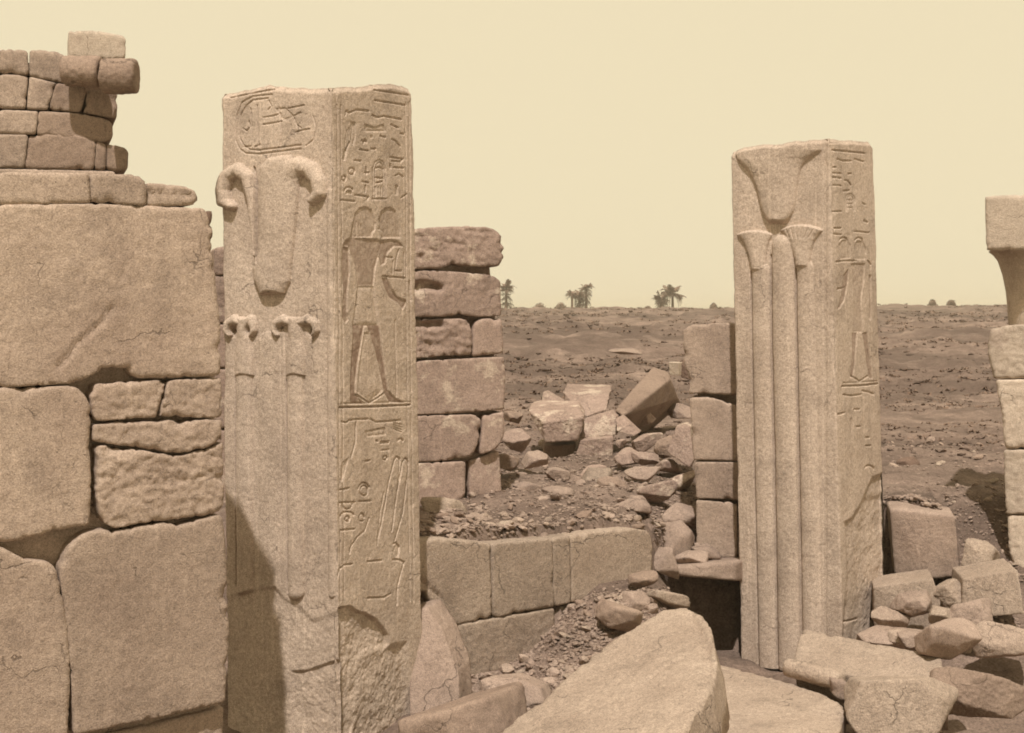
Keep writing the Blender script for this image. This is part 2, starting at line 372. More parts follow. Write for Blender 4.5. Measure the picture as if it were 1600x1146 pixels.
# ------------------------------------------------------------------ ground
BX = np.array([-40, -6, -2.2, -0.9, 1.5, 1.8, 2.7, 3.3, 4.4, 5.2, 6.5, 12, 40.0]); BY = np.array([15, 14.0, 13.36, 13.36, 15.32, 16.2, 16.3, 17.8, 17.2, 15.6, 15.2, 15, 15.0])
ZBY = np.array([0, 13, 16, 20, 24, 34, 50, 90, 150, 230, 300, 330, 420, 700, 6000.0]); ZBZ = np.array([1.95, 2.05, 2.08, 1.98, 2.18, 2.55, 2.8, 3.05, 3.5, 4.05, 4.25, 4.2, 2.5, 1.0, 0.0])
def ground_z(x, y, detail=True):
    x = np.asarray(x, float); y = np.asarray(y, float)
    zb = np.interp(y, ZBY, ZBZ); a = x / np.maximum(y, 1.0)
    far = sstep(120, 290, y) * (1 - sstep(330, 600, y)); zb = zb + far * (0.15 + 3.4 * np.clip(a + 0.05, -0.3, 0.5))
    zf = 0.40 + (0.35 + 0.62 * sstep(-0.1, 1.0, x)) * sstep(11.9, 13.8, y - 0.45 * np.clip(x, -1, 1.5)) * (1 - 0.95 * sstep(1.5, 2.3, x)) - 0.12 * sstep(1.6, 2.4, x) + 0.6 * sstep(3.9, 4.8, x) * sstep(13.0, 15.2, y)
    zb = zb - (0.25 + 0.45 * sstep(1.6, 2.5, x)) * sstep(1.35, 1.65, x) * (1 - sstep(3.0, 3.6, x)) * (1 - sstep(16.8, 18.6, y))
    t = sstep(0.0, 0.24 + 2.4 * sstep(4.9, 5.4, x), y - np.interp(x, BX, BY)); z = zf * (1 - t) + (zb + (0.01 - 0.13 * np.clip(x, -1, 1.2) * (x < 1.6)) * (1 - sstep(0.5, 3.0, y - np.interp(x, BX, BY)))) * t
    if detail:
        q = np.column_stack([x.ravel(), y.ravel(), np.zeros(x.size)])
        n1 = fbm(q, 0.9, 5, 51, 0.55).reshape(x.shape); n2 = fbm(q * np.array([0.4, 1, 1]), 0.20, 5, 61, 0.6).reshape(x.shape); n3 = fbm(q * np.array([0.5, 1, 1]), 0.035, 3, 71).reshape(x.shape)
        nf = fbm(q, 5.0, 3, 81, 0.6).reshape(x.shape)
        z = z + n1 * 0.16 * sstep(9, 14, y) + nf * 0.06 + n1 * 0.22 * sstep(22, 50, y) + n2 * (0.8 * sstep(20, 45, y) + 0.9 * sstep(60, 140, y)) * (1 - 0.8 * sstep(200, 270, y)) + n3 * 1.1 * sstep(70, 150, y) * (1 - 0.85 * sstep(200, 270, y))
    return z
def build_ground():
    rows = list(np.exp(np.linspace(math.log(5.0), math.log(360), 570))) + list(np.exp(np.linspace(math.log(380), math.log(2500), 14)))
    A = np.linspace(-0.95, 0.95, 410); Y, AA = np.meshgrid(np.array(rows), A, indexing='ij'); X = AA * (Y + 6.0)
    Z = ground_z(X, Y); n, m = Y.shape; v = np.column_stack([X.ravel(), Y.ravel(), Z.ravel()])
    i = np.arange(n * m).reshape(n, m); f = np.column_stack([i[:-1, :-1].ravel(), i[:-1, 1:].ravel(), i[1:, 1:].ravel(), i[1:, :-1].ravel()])
    o = bpy.data.objects.new('ground', mesh_np('ground', v, f, EARTH)); link(o)
    tag(o, 'dusty broken ground running from the rubble to the horizon', kind='structure')
build_ground()
def gz(x, y): return float(ground_z(np.array([x]), np.array([y]))[0])

# ------------------------------------------------------------------ carved pillars
class Canvas:
    def __init__(s, PX, PY):
        s.PX, s.PY = PX, PY; s.H = np.zeros(PX.shape); s.ID = np.zeros(PX.shape, int); s.PG = np.zeros(PX.shape); s.R = np.zeros(PX.shape)
    def sel(s, pts, m):
        p = np.array(pts, float); k = np.nonzero((s.PX > p[:, 0].min() - m) & (s.PX < p[:, 0].max() + m) & (s.PY > p[:, 1].min() - m) & (s.PY < p[:, 1].max() + m))
        return k, np.column_stack([s.PX[k], s.PY[k]]), p[:, :2]
    def groove(s, pts, d=0.016, r=1.9, id=None):
        d, r = d * 0.85, r * 0.74
        k, q, p = s.sel(pts, r * 2 + 2)
        if not len(q): return
        ds = seg_dist(q, p[:-1], p[1:]); g = 1 - sstep(0.35, 1.25, ds / r); s.H[k] -= d * g
        if id: s.ID[k] = np.where(g > 0.1, id, s.ID[k])
    def arc(s, cx, cy, rx, ry, a0, a1, d=0.016, r=1.8, n=18):
        a = np.radians(np.linspace(a0, a1, n)); s.groove([(cx + rx * math.cos(t), cy - ry * math.sin(t)) for t in a], d, r)
    def tube(s, pts, H, id, flat=1.0, base=0.0, clip=None):
        """raised rounded band, pts = (x, y, radius)"""
        rm = max(p[2] for p in pts); k, q, p = s.sel(pts, rm + 3); rr = np.array([x[2] for x in pts]); best = np.zeros(len(q))
        for i in range(len(p) - 1):
            ab = p[i + 1] - p[i]; t = np.clip(((q - p[i]) @ ab) / (ab @ ab + 1e-9), 0, 1)
            d = np.linalg.norm(q - p[i] - t[:, None] * ab, axis=1) / (rr[i] + (rr[i + 1] - rr[i]) * t)
            best = np.maximum(best, np.clip(1 - d ** 2, 0, 1) ** 0.5 * flat)
        if clip: best = best * sstep(-0.6, 1.2, q[:, 1] - (clip[1] + clip[2] * (q[:, 0] - clip[0]) ** 2))
        h = H * best * 1.0; w = h > s.H[k]; s.H[k] = np.where(w, np.maximum(s.H[k], h), s.H[k]); s.ID[k] = np.where(w & (best > 0.03), id, s.ID[k])
    def bell(s, prof, H, id, top=None, power=0.5):
        """raised turned form: prof = (row, left, right) down the axis"""
        p = np.array(prof, float); k, q, _ = s.sel([(p[:, 1].min(), p[0, 0]), (p[:, 2].max(), p[-1, 0])], 1)
        l, r = np.interp(q[:, 1], p[:, 0], p[:, 1]), np.interp(q[:, 1], p[:, 0], p[:, 2]); u = (q[:, 0] - (l + r) / 2) / np.maximum((r - l) / 2, 0.5)
        b = np.clip(1 - u ** 2, 0, 1) ** power * sstep(0, 7, p[-1, 0] - q[:, 1]) ** 0.5
        if top: b = b * sstep(-0.6, 1.2, q[:, 1] - (top[1] + top[2] * (q[:, 0] - top[0]) ** 2))
        h = H * b; w = h > s.H[k]; s.H[k] = np.maximum(s.H[k], h); s.ID[k] = np.where(w & (b > 0.05), id, s.ID[k])
    def poly(s, pts):
        k, q, p = s.sel(pts, 4); d = seg_dist(q, p, np.roll(p, -1, 0)); i = inside(q, p); return k, np.where(i, d, -d)
    def raised(s, pts, H, bevel, id, power=0.5, ys=1.0):
        k, q, p = s.sel(pts, 4); sc = np.array([1.0, ys]); d = seg_dist(q * sc, p * sc, np.roll(p, -1, 0) * sc); d = np.where(inside(q, p), d, -d); t = np.clip(d / bevel, 0, 1); h = H * (1 - (1 - t) ** 2) ** power * (d > 0); w = h > s.H[k]
        s.H[k] = np.maximum(s.H[k], h); s.ID[k] = np.where(w & (d > 0), id, s.ID[k])
    def sunk(s, pts, D=0.02, bevel=9.0, id=None, pg=0.0, keep=0.3):
        k, d = s.poly(pts); e = sstep(-0.6, 1.2, d); t = np.clip(d / bevel, 0, 1)
        s.H[k] = np.minimum(s.H[k], -D * e * (1 - (1 - keep) * t * (2 - t)))
        if id: s.ID[k] = np.where(d > -0.5, id, s.ID[k])
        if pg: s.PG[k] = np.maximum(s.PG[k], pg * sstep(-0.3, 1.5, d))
    def lower(s, pts, D, soft=3.0, rough=0.0):
        k, d = s.poly(pts); e = sstep(-0.5, soft, d); s.H[k] = s.H[k] * (1 - e) - D * e; s.R[k] = np.maximum(s.R[k], rough * e)
        s.ID[k] = np.where(d > 0, 0, s.ID[k])

def pillar_geom(pxL, pxC, pxR, D, lean):
    C = P(pxC, HZ, D)[:2]; lo, hi = 0.05, 1.3
    def w(th):
        def solve(dirv, px):
            k = (px - 800.0) / F; return (k * C[1] - C[0]) / (dirv[0] - k * dirv[1])
        return solve(np.array([-math.cos(th), math.sin(th)]), pxL), solve(np.array([math.sin(th), math.cos(th)]), pxR)
    for _ in range(50):
        m = (lo + hi) / 2; a, b = w(m)
        if a < b: lo = m
        else: hi = m
    th = m; a, b = w(th); return C, th, a, b

def build_pillar(name, label, pxs, D, z0, nA, nB, nz, lean, top_px, draw, part_names, seed, nest):
    C, th, wa, wb = pillar_geom(*pxs, D, lean)
    uL = np.array([-math.cos(th), math.sin(th)]); uR = np.array([math.sin(th), math.cos(th)])
    Lc, Rc = C + uL * wa, C + uR * wb; Bc = C + uL * wa + uR * wb
    nb = 14
    def seg(a, b, n): return a[None, :] + (b - a)[None, :] * (np.arange(n) / n)[:, None]
    per = np.vstack([seg(Lc, C, nA), seg(C, Rc, nB), seg(Rc, Bc, nb), seg(Bc, Lc, nb)])
    lab = np.concatenate([np.linspace(0, 1, nA, endpoint=False), 1 + np.linspace(0, 1, nB, endpoint=False), np.linspace(2, 3, nb, endpoint=False), np.linspace(3, 4, nb, endpoint=False)])
    n1, n2 = -uR, np.array([-uL[0], -uL[1]]); nm = np.vstack([np.tile(n1, (nA, 1)), np.tile(n2, (nB, 1)), np.tile(-n1, (nb, 1)), np.tile(-n2, (nb, 1))])
    K = len(per)
    for i, (a, b) in {0: (-n2, n1), nA: (n1, n2), nA + nB: (n2, -n1), nA + nB + nb: (-n1, -n2)}.items(): nm[i] = (a + b) / np.linalg.norm(a + b)
    # top profile in photo rows, along the perimeter label
    tl = np.array([t[0] for t in top_px]); ty = np.array([t[1] for t in top_px])
    ztop = CZ + (HZ - np.interp(lab, tl, ty)) / F * per[:, 1]
    q = np.column_stack([per * 1.0, np.zeros(K)]); ztop = ztop + 0.018 * fbm(q, 9.0, 4, seed + 40)
    t = np.linspace(0, 1, nz)[:, None]; Z = z0 + (ztop[None, :] - z0) * t
    cen = (C + Bc) / 2; xl, tp = lean        # lean: shift in x per metre of height, taper per metre
    sc = 1 - tp * (Z - CZ)
    X = cen[0] + (per[None, :, 0] - cen[0]) * sc + xl * (Z - CZ); Y = cen[1] + (per[None, :, 1] - cen[1]) * sc
    Pn = np.stack([X, Y, Z], -1); PX, PY = to_px(Pn)
    cvA = Canvas(PX[:, :nA], PY[:, :nA]); cvB = Canvas(PX[:, nA:nA + nB], PY[:, nA:nA + nB]); draw(cvA, cvB)
    H = np.zeros((nz, K)); ID = np.zeros((nz, K), int); PG = np.zeros((nz, K)); RG = np.zeros((nz, K))
    for cv, sl in ((cvA, slice(0, nA)), (cvB, slice(nA, nA + nB))):
        H[:, sl] = cv.H; ID[:, sl] = cv.ID; PG[:, sl] = cv.PG; RG[:, sl] = cv.R
    fl = Pn.reshape(-1, 3); nz_ = fbm(fl, 5.0, 3, seed).reshape(nz, K) * 0.006 + fbm(fl, 34.0, 3, seed + 5, 0.6).reshape(nz, K) * 0.0028
    rr = (fbm(fl, 6.0, 5, seed + 8, 0.62).reshape(nz, K) * 0.9 + fbm(fl, 22.0, 3, seed + 9, 0.6).reshape(nz, K) * 0.35)
    H = H + nz_ + RG * rr
    # worn and chipped arrises
    dC = np.minimum(np.abs(lab - np.round(lab)), 1.0) * wa; ch = np.clip(fbm(fl, 3.2, 5, seed + 12, 0.6).reshape(nz, K) + 0.12, 0, 1)
    edge = 1 - sstep(0.0, 1.0, dC[None, :] / (0.012 + 0.05 * ch)); H = H - edge * (0.004 + 0.022 * ch)
    tw = (ztop[None, :] - Z); H = H - (1 - sstep(0, 0.05, tw)) * 0.03
    # keep adjacent faces from folding at the ring corners
    V = Pn.copy(); V[..., 0] += nm[None, :, 0] * H; V[..., 1] += nm[None, :, 1] * H
    # vertex normals of the whole ring
    dx = np.roll(V, -1, 1) - np.roll(V, 1, 1); dz = np.gradient(V, axis=0); N = np.cross(dx, dz); N /= np.linalg.norm(N, axis=-1, keepdims=True) + 1e-12
    idx = np.arange(nz * K).reshape(nz, K); i2 = np.roll(idx, -1, 1)
    f = np.stack([idx[:-1], i2[:-1], i2[1:], idx[1:]], -1).reshape(-1, 4); fid = np.max(np.stack([ID[:-1], np.roll(ID, -1, 1)[:-1], ID[1:], np.roll(ID, -1, 1)[1:]], -1), -1).ravel()
    root = empty(name, (cen[0], cen[1], z0), label, 'pillar')
    Vf, Nf, Gf = V.reshape(-1, 3), N.reshape(-1, 3), PG.ravel()
    # broken top: rings drawn in to the centre
    rings = []; last = V[-1]
    for k, s_ in enumerate((0.93, 0.75, 0.5, 0.22)):
        r = cen3 = None
        c3 = np.array([last[:, 0].mean(), last[:, 1].mean(), last[:, 2].mean() + 0.0])
        r = c3 + (last - c3) * s_; r[:, 2] = c3[2] + (last[:, 2] - c3[2]) * s_ - 0.02 + 0.03 * fbm(r, 5.0, 3, seed + 70); rings.append(r)
    tv = np.vstack([last] + rings + [c3[None, :]]); tf = []
    for k in range(len(rings)):
        a = k * K + np.arange(K); b = k * K + (np.arange(K) + 1) % K; tf.append(np.column_stack([a, b, b + K, a + K]))
    tf = np.vstack(tf); kk = len(rings) * K
    tf = np.vstack([tf, np.column_stack([kk + np.arange(0, K - 1, 2), kk + np.arange(1, K, 2), (kk + np.arange(2, K + 1, 2) - kk) % K + kk, np.full(K // 2, len(tv) - 1)])])
    objs = {}
    for pid in range(len(part_names)):
        ff = f[fid == pid]
        if not len(ff): continue
        u, inv = np.unique(ff, return_inverse=True)
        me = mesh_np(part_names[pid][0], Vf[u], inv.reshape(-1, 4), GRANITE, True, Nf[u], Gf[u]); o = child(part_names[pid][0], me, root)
        if part_names[pid][1]: o['label'] = part_names[pid][1]
        objs[pid] = o
        if part_names[pid][0] == 'inscription': o['kind'] = 'stuff'
    for a, b in nest.items():
        if a in objs and b in objs: objs[a].parent = objs[b]; objs[a].matrix_parent_inverse = Matrix.Identity(4)
    child('broken_top', mesh_np('broken_top', tv, tf, GRANITE), root)
    return root

def lily_strokes(c):
    # great lily: hanging bell with the two curling petals
    c.raised([(405, 300), (408, 262), (420, 247), (455, 243), (470, 262), (467, 320), (461, 380), (457, 415), (455, 440), (447, 459), (408, 461), (398, 436), (396, 420), (404, 380)], 0.085, 27, 1, ys=2.6)
    c.tube([(404, 400, 3), (402, 360, 6), (397, 310, 8), (389, 278, 10), (373, 266, 11), (357, 276, 11), (350, 297, 11), (354, 316, 10), (365, 323, 7)], 0.075, 1)
    c.tube([(436, 350, 20), (439, 300, 24), (448, 272, 25), (468, 260, 15), (487, 266, 13), (499, 284, 11), (501, 302, 10), (491, 314, 7)], 0.078, 1)
    # hollows of the curls
    for (x, y, rx, ry) in ((375, 297, 6, 11), (481, 296, 7, 9)):
        k, q, p = c.sel([(x - 12, y - 16), (x + 12, y + 16)], 0); d = ((q[:, 0] - x) / rx) ** 2 + ((q[:, 1] - y) / ry) ** 2
        c.H[k] -= 0.085 * np.exp(-d * 1.3) * (c.H[k] > 0.012)
    c.groove([(397, 262), (404, 300), (406, 360), (408, 410)], 0.03, 2.2)
    # small lilies under it, each on its stem
    for i, (x, l, r) in enumerate(((383, 355, 399), (463, 430, 496))):
        pid = 2 + i
        c.raised([(x - 12, 496), (x + 12, 496), (x + 11, 530), (x + 15, 560), (x + 15, 587), (x - 15, 588), (x - 15, 560), (x - 11, 530)], 0.055, 15, pid, ys=2.5)
        c.tube([(x - 8, 504, 6), ((x + l) / 2 - 2, 500, 8), (l + 3, 506, 7), (l + 1, 516, 6), (l + 5, 523, 4)], 0.048, pid)
        c.tube([(x + 8, 504, 6), ((x + r) / 2 + 2, 500, 8), (r - 3, 506, 7), (r - 1, 516, 6), (r - 5, 523, 4)], 0.048, pid)
        for hx in (l + 9, r - 9):
            k, q, p = c.sel([(hx - 8, 505), (hx + 8, 528)], 0); d = ((q[:, 0] - hx) / 4) ** 2 + ((q[:, 1] - 517) / 7) ** 2; c.H[k] -= 0.05 * np.exp(-d * 1.3)
        c.tube([(x - 1, 570, 13), (x, 760, 13), (x + 1, 925, 13)], 0.042, pid + 2)
    c.tube([(422, 535, 17), (422, 930, 18)], 0.012, 0, base=0)
    for g_ in ([(369, 592), (370, 915)], [(449, 594), (450, 925)]): c.groove(g_, 0.022, 2.4)
def draw_left(A, B):
    lily_strokes(A)
    # raised edge fillet
    A.tube([(516, 300, 5), (517, 600, 5), (519, 930, 5)], 0.014, 0)
    # large name ring and signs above the lily
    A.groove([(360, 153), (395, 146), (427, 140)], 0.02, 2.2)
    for o in (0, 6):
        A.groove([(425 - o, 148 + o), (395, 151 + o), (378 + o, 160 + o), (370 + o, 180), (368 + o, 220 - o), (374 + o, 233 - o), (384 + o, 240 - o), (405, 241 - o), (470, 233 - o)], 0.012, 1.7)
    A.groove([(489, 182), (494, 200), (490, 218), (478, 228)], 0.010, 1.6)
    for g in ([(411, 184), (425, 182), (438, 178)], [(411, 195), (425, 193), (440, 190)], [(443, 187), (458, 182), (470, 176)], [(462, 207), (472, 204), (484, 202)], [(380, 201), (385, 205), (391, 199), (389, 190)],
              [(379, 230), (392, 229)], [(398, 230), (406, 226)], [(420, 158), (424, 166), (419, 172)], [(402, 165), (402, 200), (404, 228)], [(460, 185), (463, 195), (470, 200)], [(436, 168), (440, 205), (438, 228)], [(450, 170), (475, 165)], [(392, 170), (394, 215)]):
        A.groove(g, 0.012, 1.6)
    A.sunk([(430, 170), (446, 168), (458, 180), (450, 190), (440, 186)], 0.012, 6)
    # break at the foot
    A.lower([(340, 935), (400, 918), (432, 915), (446, 934), (470, 946), (488, 966), (505, 962), (560, 940), (560, 1200), (330, 1200)], 0.010, 8.0, 0.008)
    A.lower([(452, 1048), (480, 1046), (512, 1034), (560, 1020), (560, 1200), (452, 1200)], 0.03, 6.0, 0.014)
    # ---- king's side
    for x0, x1 in ((527, 530), (533, 536)): B.groove([(x0, 165), (x0 + 2, 420), (x1, 640), (x1 + 2, 940)], 0.008, 1.5, 7)
    for x0, x1 in ((634, 637), (640, 643)): B.groove([(x0, 160), (x0 + 1, 420), (x1, 640), (x1 + 4, 940)], 0.008, 1.4, 7)
    B.groove([(524, 140), (526, 165)], 0.01, 1.6)
    for a, b in (((585, 141), (638, 149)), ((585, 157), (634, 165))): B.groove([a, b], 0.018, 1.8)
    G = lambda *p, d=0.017, r=1.8: B.groove(list(p), d, r, 7)
    def Sk(p, D=0.014, bv=5, pg=0.0, id=7): B.sunk(list(p), D, bv, id, pg)
    # upper text
    G((540, 180), (541, 173), (546, 177), (557, 172), (577, 174)); G((582, 180), (589, 184), (600, 182), (627, 187))
    for k in range(5): G((553 - k * 2.6, 192 + k * 3), (551 - k * 3, 215 + k * 5), (543 - k * 1.8, 232 + k * 4), (540 - k * 0.6, 250), d=0.010, r=1.2)
    Sk([(548, 190), (556, 192), (556, 215), (553, 228), (548, 222), (550, 205)], 0.014)
    Sk([(570, 194), (585, 199), (600, 194), (604, 206), (571, 206)], 0.016)
    G((611, 195), (622, 200)); Sk([(579, 212), (583, 212), (583, 216), (579, 216)]); G((594, 213), (602, 215)); G((612, 218), (618, 221), (625, 229)); G((626, 209), (631, 210))
    G((565, 220), (572, 221)); G((562, 234), (575, 236)); G((580, 233), (587, 233)); G((554, 251), (564, 252)); G((568, 224), (570, 218), (573, 222))
    B.arc(550, 268, 4.5, 5, 0, 360); B.arc(538, 279, 2.8, 4, 0, 360); B.arc(545, 299, 7, 6, 20, 180); B.arc(545, 303, 3.5, 4, 0, 180); Sk([(542, 303), (548, 303), (547, 299), (543, 299)])
    G((533, 313), (555, 315)); G((555, 305), (576, 308), (574, 312)); G((572, 262), (573, 272)); G((570, 270), (577, 270)); G((566, 284), (576, 286)); G((571, 290), (571, 300))
    # name ring
    for o in (0, 3.2): B.groove([(584 + o, 308), (583 + o, 264), (586 + o * .8, 254 + o), (593, 250 + o), (600 - o * .8, 254 + o), (603 - o, 264), (603 - o, 308)], 0.012, 1.4, 7)
    B.arc(592, 268, 7, 6, 30, 150); G((588, 278), (598, 279)); G((589, 286), (597, 284)); 
    for x in (588, 592, 596, 600): G((x, 292), (x, 306), d=0.010, r=1.2)
    G((582, 311), (604, 311))
    G((610, 246), (630, 249), (626, 253), (613, 252)); G((616, 262), (630, 263)); G((610, 257), (611, 263)); G((618, 275), (624, 272), (630, 277)); G((620, 292), (620, 302)); Sk([(617, 290), (622, 290), (622, 305), (617, 305)]); G((627, 309), (635, 304))
    # king and the god who embraces him: wigs, shoulders, bodies
    fig = dict(D=0.013, bevel=7.0, id=6, keep=0.7)
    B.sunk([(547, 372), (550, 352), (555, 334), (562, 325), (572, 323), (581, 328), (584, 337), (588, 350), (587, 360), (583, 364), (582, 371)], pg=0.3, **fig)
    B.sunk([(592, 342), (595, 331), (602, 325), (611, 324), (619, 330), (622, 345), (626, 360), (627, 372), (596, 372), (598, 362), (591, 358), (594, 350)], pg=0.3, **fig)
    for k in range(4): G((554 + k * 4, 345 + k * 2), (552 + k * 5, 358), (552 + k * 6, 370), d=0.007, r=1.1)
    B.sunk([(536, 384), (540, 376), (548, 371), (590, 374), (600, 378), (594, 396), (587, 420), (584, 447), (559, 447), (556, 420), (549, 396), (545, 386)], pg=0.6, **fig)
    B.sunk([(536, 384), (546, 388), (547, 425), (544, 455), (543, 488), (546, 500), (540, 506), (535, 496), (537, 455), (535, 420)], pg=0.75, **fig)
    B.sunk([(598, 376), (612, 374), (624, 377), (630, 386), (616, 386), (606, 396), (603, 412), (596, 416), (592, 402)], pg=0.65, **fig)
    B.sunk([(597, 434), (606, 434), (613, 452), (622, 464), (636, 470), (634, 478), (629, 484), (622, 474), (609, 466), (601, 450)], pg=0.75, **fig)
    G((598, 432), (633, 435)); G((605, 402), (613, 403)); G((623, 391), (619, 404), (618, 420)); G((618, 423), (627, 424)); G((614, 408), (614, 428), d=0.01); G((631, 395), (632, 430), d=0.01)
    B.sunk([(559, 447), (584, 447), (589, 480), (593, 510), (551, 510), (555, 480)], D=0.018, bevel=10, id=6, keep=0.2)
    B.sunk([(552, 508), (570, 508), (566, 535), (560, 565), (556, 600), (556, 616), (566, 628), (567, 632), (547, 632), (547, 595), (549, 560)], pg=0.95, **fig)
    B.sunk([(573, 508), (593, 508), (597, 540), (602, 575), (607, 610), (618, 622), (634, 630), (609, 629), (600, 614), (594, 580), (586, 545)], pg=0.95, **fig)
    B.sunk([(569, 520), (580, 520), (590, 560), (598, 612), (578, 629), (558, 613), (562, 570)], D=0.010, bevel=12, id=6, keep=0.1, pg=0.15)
    B.groove([(556, 617), (578, 630), (600, 615)], 0.022, 1.7, 6)
    G((617, 500), (619, 560), (620, 620), d=0.008); G((640, 440), (642, 470), d=0.012, r=3)
    B.groove([(532, 637), (585, 636), (640, 633)], 0.030, 2.0); G((533, 631), (640, 628), d=0.006)
    # lower text
    G((534, 659), (541, 661), (545, 657), (556, 656), (575, 655)); G((579, 655), (588, 660), (605, 659), (625, 657))
    for k in range(4): G((615, 661 + k * 3), (628, 664 + k * 4), d=0.010, r=1.2)
    Sk([(570, 674), (602, 668), (603, 680), (574, 683)], 0.012); Sk([(594, 690), (609, 689), (608, 693), (595, 694)], 0.02); G((596, 704), (608, 703), d=0.01); G((588, 689), (590, 690)); B.arc(626, 690, 4, 4, 10, 170)
    G((556, 660), (556, 690), (549, 715)); 
    for k in range(5): G((545 - k * 2.3, 716 + k * 2), (540 - k * 1.6, 735), (536 - k * .6, 752), d=0.009, r=1.2)
    G((571, 721), (578, 720)); B.arc(602, 716, 3, 3, 0, 360); B.arc(569, 767, 6, 8, 0, 360); B.arc(569, 766, 9, 11, 20, 170)
    G((531, 766), (538, 765), (545, 763)); G((531, 786), (555, 785)); G((561, 784), (579, 783)); B.arc(543, 786, 8, 10, 190, 350)
    B.arc(543, 806, 10, 6, 10, 190); B.arc(543, 811, 3.5, 4, 0, 360); G((532, 829), (554, 827)); B.arc(565, 809, 4, 6, 0, 300)
    # tall plumes
    G((612, 780), (606, 800), (602, 760), d=0.0001); G((592, 840), (601, 790), (608, 750), (616, 720), (620, 714), (625, 717), (622, 760), (612, 830)); G((622, 765), (629, 722), (634, 716), (638, 722), (637, 740), (630, 800), (617, 845))
    G((590, 852), (594, 800), (600, 770), d=0.008); G((615, 850), (619, 848), (624, 855), (622, 870)); Sk([(613, 862), (620, 848), (624, 860), (620, 872)], 0.01)
    G((614, 875), (624, 875), (631, 879), (626, 895), (621, 915), (620, 945)); G((538, 884), (530, 890), (528, 900)); G((540, 883), (551, 882)); G((575, 878), (596, 876)); G((575, 935), (600, 934), (610, 928)); G((558, 840), (548, 855), (547, 865)); G((577, 810), (570, 830), (560, 838))
    B.lower([(500, 968), (530, 948), (548, 946), (562, 955), (572, 957), (590, 968), (600, 980), (608, 992), (610, 1008), (598, 1034), (588, 1060), (570, 1100), (552, 1150), (545, 1210), (500, 1210)], 0.04, 5.0, 0.02)
    B.lower([(560, 1010), (640, 1000), (650, 1210), (540, 1210)], 0.025, 14.0, 0.02)

